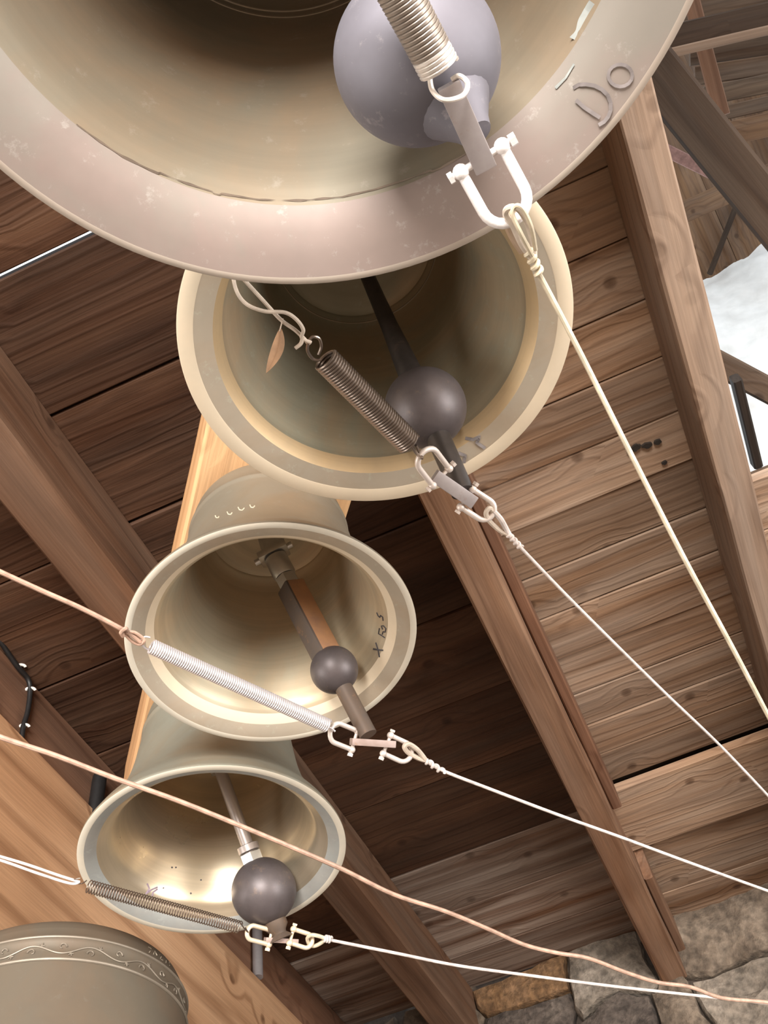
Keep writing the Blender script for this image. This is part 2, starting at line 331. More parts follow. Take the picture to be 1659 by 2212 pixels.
SHACK = metal('bright_shackle', (0.74, 0.66, 0.61), (0.66, 0.58, 0.53), 0.4, 0.3, 40.0)
SHACK_Y = metal('yellowed_shackle', (0.80, 0.67, 0.50), (0.72, 0.58, 0.42), 0.42, 0.35, 40.0)
GALV = metal('galvanised_shackle', (0.88, 0.84, 0.83), (0.78, 0.74, 0.73), 0.5, 0.2, 50.0, bump=0.4)
SPR_W = metal('white_spring_wire', (0.70, 0.655, 0.66), (0.62, 0.58, 0.58), 0.35, 0.5, 30.0)
SPR_D = metal('dark_spring_wire', (0.30, 0.245, 0.21), (0.22, 0.175, 0.145), 0.3, 0.85, 30.0)
SPR_D4 = metal('brown_spring_wire', (0.20, 0.145, 0.115), (0.15, 0.11, 0.085), 0.35, 0.8, 30.0)
SPR_1 = metal('beige_spring_wire', (0.36, 0.305, 0.26), (0.28, 0.235, 0.20), 0.4, 0.6, 30.0)
SPR_1B = metal('pale_spring_wire', (0.74, 0.68, 0.62), (0.66, 0.60, 0.55), 0.4, 0.5, 30.0)
ROPE = plain('beige_wire', (0.56, 0.47, 0.385), 0.55)
ROPE_W = plain('white_wire', (0.68, 0.60, 0.565), 0.5)
ROPE_Y = plain('yellowish_wire', (0.58, 0.50, 0.365), 0.5)
ROPE_C = plain('copper_wire', (0.46, 0.295, 0.22), 0.45)
THIMBLE = metal('bronze_thimble', (0.42, 0.31, 0.22), (0.32, 0.235, 0.175), 0.5, 0.5, 30.0)
BLACK = plain('black_cable', (0.012, 0.011, 0.011), 0.5)
CLIPM = plain('white_clip', (0.72, 0.68, 0.63), 0.5)
LEAFM = plain('dry_leaf', (0.42, 0.25, 0.14), 0.7)
INK = plain('black_ink', (0.05, 0.045, 0.05), 0.7)
INK_P = plain('violet_ink', (0.22, 0.16, 0.20), 0.7)
INK_G = plain('faded_grey_ink', (0.205, 0.178, 0.172), 0.7)
PIPE = metal('grey_hanger_rod', (0.42, 0.39, 0.40), (0.36, 0.33, 0.33), 0.4, 0.5, 30.0)
PINKM = plain('pink_painted_bar', (0.34, 0.19, 0.165), 0.6)
MORTAR = rock('dark_mortar', (0.04, 0.03, 0.024), (0.07, 0.052, 0.04), (0.11, 0.085, 0.066), 12.0)
ST_A = rock('grey_brown_stone', (0.075, 0.053, 0.036), (0.14, 0.105, 0.076), (0.23, 0.18, 0.135), 8.0, bump=0.9, dist=0.02, var=0.5)
ST_B = rock('ochre_stone', (0.12, 0.062, 0.027), (0.20, 0.11, 0.05), (0.28, 0.165, 0.09), 10.0, bump=0.9, dist=0.02, var=0.5)
ST_C = rock('dark_stone', (0.045, 0.034, 0.028), (0.085, 0.066, 0.054), (0.15, 0.12, 0.098), 10.0, bump=0.9, dist=0.02, var=0.5)
ST_D = rock('pale_stone', (0.12, 0.095, 0.073), (0.20, 0.165, 0.13), (0.30, 0.255, 0.21), 8.0, bump=0.9, dist=0.02, var=0.5)
WHITE = rock('whitewash', (0.70, 0.67, 0.64), (0.82, 0.81, 0.79), (0.88, 0.87, 0.87), 1.6, bump=0.3, dist=0.02, var=0.12)
FLOORM = wood('worn_floor_planks', (0.12, 0.085, 0.06), (0.17, 0.125, 0.09), (0.22, 0.165, 0.12), gray=0.4, graycol=(0.22, 0.185, 0.155), stain=0.3)
PLASTER = rock('old_plaster', (0.36, 0.32, 0.28), (0.45, 0.41, 0.36), (0.52, 0.48, 0.43), 3.0, bump=0.2)

# ------------------------------------------------------------------ setting
H = 2.0                       # ceiling boards above the camera
YW = 3.48                     # far stone wall
ZJ = 1.79                     # joist undersides
XL, XR, YB = -3.2, 3.2, -4.4

def struct(name, bm, mat, loc=(0, 0, 0), smooth=False):
    o = mesh_obj(name, bm, mat, loc=loc, smooth=smooth); o['kind'] = 'structure'; return o
bm = bmesh.new(); box(bm, XL, XR, YB, YW, -EYE - 0.1, -EYE); struct('floor', bm, FLOORM, (0, 0, -EYE))
def wall_open(name, axis, pos, a0, a1, wins, mat):
    """wall slab at axis=pos with rectangular openings (lo, hi, z0, z1), sorted along the wall"""
    bm = bmesh.new(); z0, z1 = -EYE, H + 0.03; t = 0.1 if pos > 0 else -0.1
    def piece(b0, b1, c0, c1):
        if axis == 'x': box(bm, min(pos, pos + t), max(pos, pos + t), b0, b1, c0, c1)
        else: box(bm, b0, b1, min(pos, pos + t), max(pos, pos + t), c0, c1)
    prev = a0
    for lo, hi, w0, w1 in wins:
        piece(prev, lo, z0, z1); piece(lo, hi, z0, w0); piece(lo, hi, w1, z1); prev = hi
    piece(prev, a1, z0, z1)
    return struct(name, bm, mat)
wall_open('wall_back', 'y', YB, XL, XR, [(-0.7, 2.7, -1.45, 0.95)], PLASTER)
wall_open('wall_right', 'x', XR, YB, YW, [(-0.75, 1.55, -1.1, 0.8)], PLASTER)
wall_open('wall_left', 'x', XL, YB, YW, [(-1.8, 0.0, -1.2, 0.6)], PLASTER)

# far wall: mortar backing with stones in front of it
bm = bmesh.new(); box(bm, XL, XR, YW + 0.03, YW + 0.2, -EYE, H + 0.03)
wall_far = struct('wall_far', bm, MORTAR)
def stone(poly, mat, bulge, seed):
    poly = [Vector(p) for p in poly]
    # resample and roughen the outline
    pts = []
    n = len(poly)
    for i in range(n):
        a, b = poly[i], poly[(i + 1) % n]; k = max(2, int((b - a).length / 0.03))
        for j in range(k): pts.append(a.lerp(b, j / k))
    cx = sum((p.x for p in pts)) / len(pts); cz = sum((p.z for p in pts)) / len(pts)
    bm = bmesh.new(); rings = []
    for f, d in ((1.0, 0.030), (0.993, 0.006), (0.975, -0.004), (0.93, -0.004 - bulge * 0.25), (0.80, -bulge * 0.4), (0.62, -bulge * 0.5), (0.42, -bulge * 0.5), (0.2, -bulge * 0.5)):
        ring = []
        for p in pts:
            jit = noise.noise(Vector((p.x * 14 + seed, p.z * 14, seed))) * 0.012
            x = cx + (p.x - cx) * f; z = cz + (p.z - cz) * f
            dirv = Vector((p.x - cx, 0, p.z - cz)).normalized()
            dep = d + (noise.noise(Vector((x * 7, z * 7, seed * 3.1))) * 0.022 + noise.noise(Vector((x * 22, z * 22, seed))) * 0.010 if f < 0.98 else 0)
            ring.append(bm.verts.new(Vector((x, YW + dep, z)) + dirv * (jit if f > 0.85 else 0)))
        rings.append(ring)
    m = len(pts)
    for a, b in zip(rings[:-1], rings[1:]):
        for k in range(m): bm.faces.new((a[k], a[(k + 1) % m], b[(k + 1) % m], b[k]))
    c = bm.verts.new((cx, YW - bulge * 0.5, cz))
    for k in range(m): bm.faces.new((rings[-1][k], rings[-1][(k + 1) % m], c))
    o = mesh_obj('stone', bm, mat, parent=wall_far, angle=35)
    return o
def zp(pts, s=2.517, ox=1000, oy=1900): return [(x / s + ox, y / s + oy) for x, y in pts]
STONES = [
    ([(40, 620), (250, 540), (553, 400), (560, 470), (586, 600), (430, 655), (275, 702), (125, 742), (70, 700)], ST_B, 0.03),
    ([(560, 400), (740, 310), (945, 240), (1000, 420), (1072, 560), (1054, 622), (850, 612), (735, 690), (655, 772), (612, 712), (590, 605), (566, 480)], ST_D, 0.045),
    ([(120, 752), (280, 708), (440, 660), (588, 606), (608, 712), (600, 800), (560, 900), (200, 900), (95, 840)], ST_C, 0.03),
    ([(606, 800), (656, 778), (740, 698), (852, 616), (1020, 628), (1040, 700), (1075, 800), (1080, 900), (600, 900)], ST_C, 0.04),
    ([(1026, 626), (1130, 622), (1256, 618), (1304, 735), (1365, 800), (1380, 900), (1085, 900), (1080, 800), (1046, 700)], ST_A, 0.03),
    ([(1130, 210), (1400, 80), (1670, -20), (1850, -80), (1850, 362), (1660, 412), (1500, 455), (1345, 530), (1205, 528), (1110, 420)], ST_A, 0.05),
    ([(1262, 632), (1240, 565), (1350, 536), (1525, 458), (1670, 415), (1850, 366), (1880, 900), (1390, 900), (1370, 800), (1310, 735)], ST_D, 0.05),
    ([(1010, 420), (960, 240), (1060, 220), (1105, 420), (1195, 528), (1236, 570), (1250, 615), (1060, 618), (1076, 560)], ST_A, 0.02),
    ([(-320, 720), (-40, 600), (60, 560), (66, 700), (115, 750), (88, 840), (180, 900), (-330, 900)], ST_A, 0.03),
]
for i, (pp, mt, bu) in enumerate(STONES): stone([aty(p, YW) for p in zp(pp)], mt, bu, i * 1.7 + 0.3)
rs = random.Random(3)
def course(x0, x1, z0, z1):
    x = x0
    while x < x1 - 0.08:
        w = min(rs.uniform(0.26, 0.48), x1 - x); g = 0.008
        q = [(x + g, z0 + g), (x + w * 0.5, z0 + g + rs.uniform(-0.005, 0.02)), (x + w - g, z0 + g), (x + w - g + rs.uniform(-0.015, 0.005), (z0 + z1) / 2), (x + w - g, z1 - g), (x + w * 0.45, z1 - g - rs.uniform(0, 0.02)), (x + g, z1 - g), (x + g + rs.uniform(-0.005, 0.015), (z0 + z1) / 2)]
        stone([(a, YW, b) for a, b in q], rs.choice((ST_A, ST_C, ST_D, ST_A)), 0.03, rs.uniform(0, 60)); x += w
xe = aty((1000 + 1850 / 2.517, 2100), YW).x + 0.01
xw = aty((1000 - 325 / 2.517, 2212), YW).x - 0.02
zl = min(aty((1000 + q / 2.517, 1900 + 900 / 2.517), YW).z for q in (-300, 600, 1300, 1850))
for k in range(3): course(xe, 3.1, 2.0 - 0.24 * (k + 1), 2.0 - 0.24 * k); course(-3.1, xw, 2.0 - 0.24 * (k + 1), 2.0 - 0.24 * k)
for k in range(2): course(-2.4, 3.1, zl - 0.24 * (k + 1) - 0.005, zl - 0.24 * k - 0.005)

# ceiling: thin backing with a slot where daylight shows through one open joint, boards below it
bm = bmesh.new()
zb0, zb1 = H + 0.030, H + 0.045
for (x0, x1, y0, y1) in ((XL, -1.05, YB, YW), (-1.05, -0.45, YB, 0.44), (-1.05, -0.45, 0.56, YW), (-0.45, 0.427, YB, YW), (0.427, XR, 1.735, YW), (0.427, XR, YB, -0.6)):
    box(bm, x0, x1, y0, y1, zb0, zb1)
ceiling = struct('ceiling', bm, W_DARK)
def board(x0, x1, y0, y1, mat, dz=0.0, tilt=0.0, thick=0.026, name='ceiling_board'):
    cx, cy = (x0 + x1) / 2, (y0 + y1) / 2
    bm = bmesh.new(); n = 14; w = (y1 - y0)
    sd = random.random() * 50
    rings = []
    for i in range(n + 1):
        x = lerp(x0, x1, i / n)
        ja = noise.noise(Vector((x * 2.5, sd, 0))) * 0.0016; jb = noise.noise(Vector((x * 2.5, sd, 5))) * 0.0016
        a = y0 + ja; b = y1 + jb; z = H + dz + noise.noise(Vector((x * 1.2, sd, 9))) * 0.001
        za = z - tilt; zb = z + tilt; e = 0.003
        rings.append([bm.verts.new(v) for v in ((x, a, za + thick), (x, a, za + e), (x, a + e, za), (x, b - e, zb), (x, b, zb + e), (x, b, zb + thick))])
    for a, b in zip(rings[:-1], rings[1:]):
        for k in range(6): bm.faces.new((a[k], a[(k + 1) % 6], b[(k + 1) % 6], b[k]))
    bm.faces.new(rings[0]); bm.faces.new(rings[-1][::-1])
    me = bpy.data.meshes.new(name)
    bmesh.ops.translate(bm, verts=bm.verts, vec=(-cx, -cy, -H)); bmesh.ops.recalc_face_normals(bm, faces=bm.faces)
    bm.to_mesh(me); bm.free(); me.materials.append(mat)
    o = bpy.data.objects.new(name, me); COL.objects.link(o); o.parent = ceiling; o.location = (cx, cy, H)
    return o
def bay(x0, x1, joints, mat, gaps=None, low=None):
    gaps = gaps or {}; low = low or {}
    for a, b in zip(joints[:-1], joints[1:]):
        g0 = gaps.get(a, random.choice((0.0012, 0.0018, 0.0025))); g1 = gaps.get(b, 0.0015)
        board(x0, x1, a * H + g0, b * H - g1, mat if not (mat is W_BOARD_L and a > 1.36 and x0 > -1.5) else W_BOARD_W, dz=low.get(a, random.uniform(-0.004, 0.003)), tilt=random.uniform(-0.0015, 0.0015))  # brown boards near the far wall switch to the brightened grey
BACKJ = [-2.2, -2.02, -1.84, -1.66, -1.48, -1.3, -1.14, -0.98, -0.82, -0.66, -0.50, -0.34, -0.18, -0.02]
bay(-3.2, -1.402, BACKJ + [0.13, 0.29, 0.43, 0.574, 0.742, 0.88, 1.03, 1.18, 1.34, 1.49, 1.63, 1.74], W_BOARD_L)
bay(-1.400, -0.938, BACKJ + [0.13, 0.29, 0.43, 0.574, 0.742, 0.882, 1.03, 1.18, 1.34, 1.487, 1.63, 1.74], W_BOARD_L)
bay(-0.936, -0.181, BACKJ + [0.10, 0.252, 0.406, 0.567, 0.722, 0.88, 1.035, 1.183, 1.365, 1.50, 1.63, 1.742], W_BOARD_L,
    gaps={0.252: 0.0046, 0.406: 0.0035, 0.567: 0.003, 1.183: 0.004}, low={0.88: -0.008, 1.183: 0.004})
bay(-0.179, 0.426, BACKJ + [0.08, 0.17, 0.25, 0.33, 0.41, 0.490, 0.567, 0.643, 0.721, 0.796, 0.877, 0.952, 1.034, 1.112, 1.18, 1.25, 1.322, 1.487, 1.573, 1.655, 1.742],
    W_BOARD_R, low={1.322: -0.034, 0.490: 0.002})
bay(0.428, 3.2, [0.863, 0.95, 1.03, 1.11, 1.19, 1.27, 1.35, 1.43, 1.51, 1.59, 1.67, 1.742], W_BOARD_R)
# splintered holes in one weathered board
for px, r in (((1422, 956), 7), ((1398, 963), 9), ((1375, 968), 9), ((1362, 975), 6), ((1436, 1001), 5)):
    bm = bmesh.new(); c = at(px, H - 0.0075); k = 14
    ring = [bm.verts.new(c + Vector((math.cos(2 * math.pi * i / k) * r * 1.2, math.sin(2 * math.pi * i / k) * r * 0.8, 0)) * psz(c) * random.uniform(0.75, 1.25)) for i in range(k)]
    top = [bm.verts.new(v.co + Vector((0, 0, 0.006))) for v in ring]
    bm.faces.new(ring)
    for i in range(k): bm.faces.new((ring[i], ring[(i + 1) % k], top[(i + 1) % k], top[i]))
    mesh_obj('worm_hole', bm, PITBLACK, parent=ceiling, smooth=False)

def beam(name, p0, p1, w, h, mat, label, cat, up=Vector((0, 0, 1)), bev=0.004, rough_edge=0.0015, group=None, kids=None):
    """timber with its grain along local X; p0/p1 are the centres of its ends"""
    p0, p1 = Vector(p0), Vector(p1); L = (p1 - p0).length
    ax = (p1 - p0).normalized(); ay = up.cross(ax).normalized(); az = ax.cross(ay)
    bm = bmesh.new(); n = max(6, int(L / 0.08)); sd = random.random() * 90
    prof = [(-w / 2 + bev, -h / 2), (w / 2 - bev, -h / 2), (w / 2, -h / 2 + bev), (w / 2, h / 2 - bev), (w / 2 - bev, h / 2), (-w / 2 + bev, h / 2), (-w / 2, h / 2 - bev), (-w / 2, -h / 2 + bev)]
    rings = []
    for i in range(n + 1):
        x = L * i / n; ring = []
        for k, (y, z) in enumerate(prof):
            j = noise.noise(Vector((x * 3.0, k // 2 * 7.3, sd))) * rough_edge
            ring.append(bm.verts.new((x, y + j, z + j)))
        rings.append(ring)
    for a, b in zip(rings[:-1], rings[1:]):
        for k in range(8): bm.faces.new((a[k], a[(k + 1) % 8], b[(k + 1) % 8], b[k]))
    bm.faces.new(rings[0][::-1]); bm.faces.new(rings[-1])
    bmesh.ops.recalc_face_normals(bm, faces=bm.faces)
    me = bpy.data.meshes.new(name); bm.to_mesh(me); bm.free(); me.materials.append(mat)
    o = bpy.data.objects.new(name, me); COL.objects.link(o)
    o.matrix_world = Matrix(((ax.x, ay.x, az.x, p0.x), (ax.y, ay.y, az.y, p0.y), (ax.z, ay.z, az.z, p0.z), (0, 0, 0, 1)))
    return tag(o, label, cat, group)
def joist(x0, x1, mat, label, y0=YB, y1=YW, z0=ZJ, z1=H - 0.003):
    xc = (x0 + x1) / 2; zc = (z0 + z1) / 2
    return beam('ceiling_joist', (xc, y0, zc), (xc, y1, zc), x1 - x0, z1 - z0, mat, label, 'joist', bev=0.005, rough_edge=0.003, group='ceiling joists')
joist(0.390, 0.464, W_JOIST_R, 'pale weathered ceiling joist beside the open hatch')
joist(-0.222, -0.137, W_JOIST, 'brown ceiling joist with thin batten alongside, reaching the stone wall')
joist(-0.994, -0.882, W_JOIST_A, 'wide brown ceiling joist passing behind the two lower small bells')
joist(-1.452, -1.362, W_JOIST_D, 'reddish ceiling joist carrying the black clipped cable')
beam('batten', (-0.120, YB, 1.945), (-0.120, 2.632, 1.945), 0.030, 0.10, W_JOIST_D, 'long reddish batten fixed along the middle ceiling joist', 'batten')
beam('batten', (-0.122, 2.99, 1.93), (-0.122, YW, 1.93), 0.028, 0.12, W_JOIST, 'short batten beside the middle joist near the stone wall', 'batten')
beam('hatch_trimmer', (0.552, 1.46, 2.06), (0.552, 1.733, 2.06), 0.022, 0.035, W_BLACK, 'dark narrow trimmer board at the hatch corner', 'board')

# new pine bell beams
dirb = Vector((-0.633, 0.774, 0)); nb = Vector((0.774, 0.633, 0))
mid = nb * (0.1717 * 1.6)
beam('bell_beam', mid + dirb * -0.35 + Vector((0, 0, 1.695)), mid + dirb * 2.02 + Vector((0, 0, 1.695)), 0.298, 0.188, W_NEW2,
     'bright orange pine beam carrying the row of small bells', 'beam', bev=0.006)
beam('frame_beam', (-1.475, -0.9, 1.54), (-1.475, YW, 1.54), 0.28, 0.50, W_NEW, 'large light pine beam with knots at the lower left', 'beam', bev=0.008)
beam('bell_beam', (0.022, 0.16, 1.37), (0.022, YB, 1.37), 0.16, 0.16, W_NEW2, 'short pine beam above the largest bell', 'beam', bev=0.006)

# ------------------------------------------------------------------ upper storey seen through the hatch
ZT = 6.16
def hgt(x, z):
    v = Vector((x, z, 0.0)); return noise.noise(v * 2.2) * 0.05 + noise.noise(v * 6.0) * 0.03 + noise.noise(v * 17.0) * 0.012
bm = bmesh.new(); nx, nz = 110, 90; grid = []
for j in range(nz + 1):
    row = []
    for i in range(nx + 1):
        x = lerp(0.3, 4.0, i / nx); z = lerp(H + 0.1, ZT + 0.02, j / nz)
        row.append(bm.verts.new((x, YW + hgt(x, z), z)))
    grid.append(row)
for j in range(nz):
    for i in range(nx): bm.faces.new((grid[j][i], grid[j][i + 1], grid[j + 1][i + 1], grid[j + 1][i]))
struct('wall_upper', bm, WHITE, (1.5, YW, H), smooth=True)
SL = 0.73
def roofp(x, y): return Vector((x, y, ZT + (YW - y) * SL))
roof = bpy.data.objects.new('roof', None); COL.objects.link(roof); roof.location = (1.8, YW, ZT); roof['kind'] = 'structure'
upr = Vector((0, -1, SL)).normalized(); nr = Vector((0, SL, 1)).normalized()
xs = [0.2, 0.55, 0.88, 1.22, 1.52, 1.836, 2.15, 2.48, 2.80, 3.1, 3.4, 3.75, 4.1]
for a, b in zip(xs[:-1], xs[1:]):
    o = beam('roof_board', roofp((a + b) / 2, YW + 0.3) + nr * 0.02, roofp((a + b) / 2, -0.4) + nr * (0.02 + random.uniform(0, 0.012)), b - a - 0.002, 0.03, W_ROOF, None, None, up=nr, bev=0.003)
    mw = o.matrix_world.copy(); o.parent = roof; o.matrix_parent_inverse = Matrix.Translation(-roof.location)
def on_roof(px):
    d = ray(px); t = (ZT + YW * SL) / (d.z + SL * d.y); return d * t
def px_beam(name, pa, pb, wpx, h, mat, label, cat, depth_a, depth_b, bev=0.004, up=None):
    a, b = atd(pa, depth_a), atd(pb, depth_b); w = wpx * (psz(a) + psz(b)) / 2
    v = ((a + b) / 2).normalized(); ax = (b - a).normalized(); side = ax.cross(v).normalized(); upv = side.cross(ax)
    return beam(name, a, b, w, h, mat, label, cat, up=-upv if upv.z < 0 else upv, bev=bev)
pa = on_roof((1440, 478)); pb = on_roof((1690, 372))
d0 = pa.dot(CF)
px_beam('purlin', (1400, 492), (1720, 352), 46, 0.12, W_ROOF, 'brown purlin under the roof boards above the hatch', 'purlin', d0 * 0.93, d0 * 0.93)
px_beam('tie_bar', (1360, 285), (1640, 425), 26, 0.05, PINKM, 'pinkish painted bar crossing under the roof', 'bar', 4.6, 4.6)
st0, st1 = on_roof((1606, 405)) * 0.996, aty((1533, 592), YW - 0.03)
beam('iron_strut', st1, st0, 0.030, 0.030, W_DARK, 'thin dark strut standing on the whitewashed wall', 'strut')
px_beam('diagonal_brace', (1330, 45), (2010, 895), 98, 0.16, W_DARK, 'thick dark diagonal brace above the hatch', 'brace', 3.0, 3.34, bev=0.01)
px_beam('timber_brace', (1520, 768), (2150, 1104), 54, 0.10, W_DARK, 'dark timber brace in front of the whitewashed wall', 'brace', 2.9, 2.9, bev=0.006)
px_beam('cross_beam', (1400, 96), (2120, -72), 58, 0.10, W_DARK, 'dark cross beam in the upper storey', 'beam', 3.5, 3.5)
px_beam('cross_beam_lath', (1415, 122), (2120, -41), 20, 0.06, W_JOIST_R, 'pale lath under the dark cross beam', 'lath', 3.4, 3.4)
px_beam('upright_board', (1478, -60), (1560, 250), 34, 0.06, W_JOIST_D, 'orange brown upright board behind the cross beam', 'board', 3.9, 4.0)
LV = [((1470, 25), (2120, -121), 40, 'topmost weathered slat behind the cross beam'), ((1490, 120), (2120, 38), 42, 'weathered slat just under the pale lath'),
      ((1500, 165), (2120, 70), 40, 'second weathered slat under the pale lath'), ((1520, 208), (2120, 88), 40, 'third weathered slat under the pale lath'),
      ((1560, 245), (2120, 119), 30, 'lowest weathered slat above the diagonal brace'), ((1570, 290), (2120, 160), 50, 'brown slat behind the diagonal brace')]
for i, (a, b, w, lab) in enumerate(LV):
    px_beam('wall_slat', a, b, w, 0.03, W_SLAT if i != 5 else W_ROOF, lab, 'slat', 4.25, 4.15)['group'] = 'slats in the upper storey'

# ------------------------------------------------------------------ bells
OUT = [(1.0, 0.0), (1.0, 0.018), (0.985, 0.05), (0.935, 0.14), (0.86, 0.25), (0.785, 0.38), (0.725, 0.52), (0.675, 0.72), (0.64, 0.95), (0.618, 1.14),
       (0.625, 1.155), (0.625, 1.175), (0.612, 1.19), (0.60, 1.30), (0.58, 1.385), (0.54, 1.44), (0.46, 1.48), (0.2, 1.50), (0.0, 1.50)]
def smooth_prof(pts, seg=4):
    v = spline([Vector((r, z, 0)) for r, z in pts], seg); return [(max(0.0, p.x), p.y) for p in v]
def interp(prof, z):
    for (r0, z0), (r1, z1) in zip(prof[:-1], prof[1:]):
        if z0 <= z <= z1 and z1 > z0: return lerp(r0, r1, (z - z0) / (z1 - z0))
    return prof[-1][0] if z > prof[-1][1] else prof[0][0]
INNER_STD = [(0.77, 0.15), (0.715, 0.29), (0.655, 0.46), (0.605, 0.70), (0.572, 0.95), (0.55, 1.13), (0.515, 1.24), (0.47, 1.30), (0.465, 1.315), (0.40, 1.34), (0.2, 1.36), (0.0, 1.365)]
BELL = {}
def make_bell(key, c, R, label, mout, min_, bands, start, grp=None, OUT=OUT, INNER=None):
    INNER = INNER or INNER_STD
    """bands: (name, [(r,z)...], material) from the outer lip inwards; start: first inner wall points"""
    c = Vector(c); t = thing('bell', label, 'bell', c, 'bronze bells of the carillon')
    bm = bmesh.new(); lathe(bm, [(r * R, z * R) for r, z in smooth_prof(OUT[:10]) + OUT[10:13] + smooth_prof(OUT[13:])], c); ow = mesh_obj('outer_wall', bm, mout, t)
    full = []
    for nm, pr, mt in bands:
        bm = bmesh.new(); lathe(bm, [(r * R, z * R) for r, z in pr], c); mesh_obj(nm, bm, mt, t); full += pr
    inn = smooth_prof(start + INNER)
    bm = bmesh.new(); lathe(bm, [(r * R, z * R) for r, z in inn], c); iw = mesh_obj('inner_wall', bm, min_, t)
    # hanger bolt and washer plate to the beam above
    bm = bmesh.new(); cyl(bm, c + Vector((0, 0, (OUT[-1][1] - 0.01) * R)), c + Vector((0, 0, (OUT[-1][1] + 0.06) * R)), 0.34 * R, 0.28 * R, 32); mesh_obj('crown', bm, mout, t)
    BELL[key] = dict(c=c, R=R, t=t, outer=ow, inner=iw, prof=full + inn, out=OUT, top=OUT[-1][1])
    return t
def hit_in(key, px, off=0.0011):
    b = BELL[key]; c, R = b['c'], b['R']; d = ray(px); z = c.z + 0.0003
    while z < c.z + 1.36 * R:
        p = d * (z / d.z); rr = math.hypot(p.x - c.x, p.y - c.y) / R
        if rr >= interp(b['prof'], (z - c.z) / R) and rr < 1.001:
            lo = z - 0.0006
            for _ in range(14):
                zm = (lo + z) / 2; p = d * (zm / d.z); rr = math.hypot(p.x - c.x, p.y - c.y) / R
                if rr >= interp(b['prof'], (zm - c.z) / R): z = zm
                else: lo = zm
            p = d * (z / d.z)
            ax = Vector((c.x, c.y, p.z + 0.0)) - p
            n = Vector((ax.x, ax.y, 0)).normalized() if (z - c.z) / R > 0.08 else Vector((ax.x, ax.y, 0)).normalized() * 0.35 + Vector((0, 0, -0.94))
            return p + n * off
        z += 0.0006
    return d * (c.z / d.z)
def hit_out(key, px, off=0.0008):
    b = BELL[key]; c, R = b['c'], b['R']; d = ray(px); dep = 0.3
    op = sorted([(z, r) for r, z in b['out'][:-2]]); prof = [(r, z) for z, r in op]
    while dep < 4:
        p = d * dep; h = (p.z - c.z) / R
        if 0 < h < 1.48:
            rr = math.hypot(p.x - c.x, p.y - c.y) / R
            if rr <= interp(prof, h): return p - d.normalized() * off
        dep += 0.001
    return d * 1.5
def ribbon(bm, pts, wpx, key, inside=True, rough=0.0):
    """a pen stroke lying on the bell: a flat strip across the polyline, 0.4 mm proud"""
    hit = hit_in if inside else hit_out
    P = [hit(key, p) for p in pts]; c = BELL[key]['c']
    rows = []
    for i, p in enumerate(P):
        t = (P[min(i + 1, len(P) - 1)] - P[max(i - 1, 0)]).normalized()
        w = t.cross(p.normalized()).normalized() * psz(p) * wpx * 0.5 * (1 + rough * (noise.noise(p * 90) * 1.3 + noise.noise(p * 30)))
        rows.append((bm.verts.new(p - w), bm.verts.new(p + w)))
    for a, b in zip(rows[:-1], rows[1:]): bm.faces.new((a[0], a[1], b[1], b[0]))
def strokes(key, name, lines, wpx, mat, inside=True, rough=0.0):
    bm = bmesh.new()
    for l in lines:
        pts = []
        for a, b in zip(l[:-1], l[1:]):
            k = max(2, int(math.hypot(b[0] - a[0], b[1] - a[1]) / 4))
            pts += [(lerp(a[0], b[0], i / k), lerp(a[1], b[1], i / k)) for i in range(k)]
        pts.append(l[-1]); ribbon(bm, pts, wpx, key, inside, rough)
    return mesh_obj(name, bm, mat, BELL[key]['inner' if inside else 'outer'], smooth=False)

V = {1: (0.0318, 0.0453, 1.2017), 2: (-0.077, 0.436, 0.913), 3: (-0.2857, 0.6133, 0.7551), 4: (-0.4194, 0.7445, 0.6418)}
RAD = {1: 0.46265, 2: 0.19489, 3: 0.14234, 4: 0.13003}
SC = {1: 0.66, 2: 1.265, 3: 1.62, 4: 1.86}
C = {k: Vector(V[k]) * SC[k] for k in V}; RR = {k: RAD[k] * SC[k] for k in V}

make_bell(1, C[1], RR[1], 'largest bronze bell, nearest the camera at the top', BR_OUT, BR_IN1,
          [('lip', [(1.0, 0.0), (0.99, -0.003), (0.982, 0.0)], LIP_EDGE1), ('rim_band', [(0.982, 0.0), (0.93, 0.010), (0.87, 0.030), (0.822, 0.062), (0.812, 0.075)], LIP_GREY1)],
          [(0.812, 0.075), (0.80, 0.095)])
make_bell(2, C[2], RR[2], 'wide bronze bell with cream rim and dark inside, below the largest bell', BR_OUT, BR_IN2,
          [('lip', [(1.0, 0.0), (0.995, -0.003), (0.925, -0.003), (0.92, 0.0)], LIP_CREAM), ('rim_band', [(0.92, 0.0), (0.87, 0.006), (0.825, 0.016)], LIP_GREY), ('bare_band', [(0.825, 0.016), (0.80, 0.05), (0.78, 0.105)], LIP_ORANGE)],
          [(0.78, 0.105)])
make_bell(3, C[3], RR[3], 'tan bronze bell with long white spring crossing its mouth', BR_OUT3, BR_IN3,
          [('lip', [(1.0, 0.0), (0.995, -0.003), (0.96, -0.003), (0.955, 0.0)], LIP_PALE), ('rim_band', [(0.955, 0.0), (0.91, 0.015), (0.865, 0.045)], LIP_GREY), ('bare_band', [(0.865, 0.045), (0.835, 0.07), (0.81, 0.10)], LIP_CREAM)],
          [(0.81, 0.10)])
make_bell(4, C[4], RR[4], 'smallest bell with polished golden inside, lowest in the row', BR_OUT, BR_IN4,
          [('lip', [(1.0, 0.0), (0.995, -0.003), (0.955, -0.002), (0.95, 0.0)], LIP_PALE), ('rim_band', [(0.95, 0.0), (0.90, 0.02), (0.865, 0.05)], LIP_BLUE)],
          [(0.865, 0.05), (0.825, 0.09)])
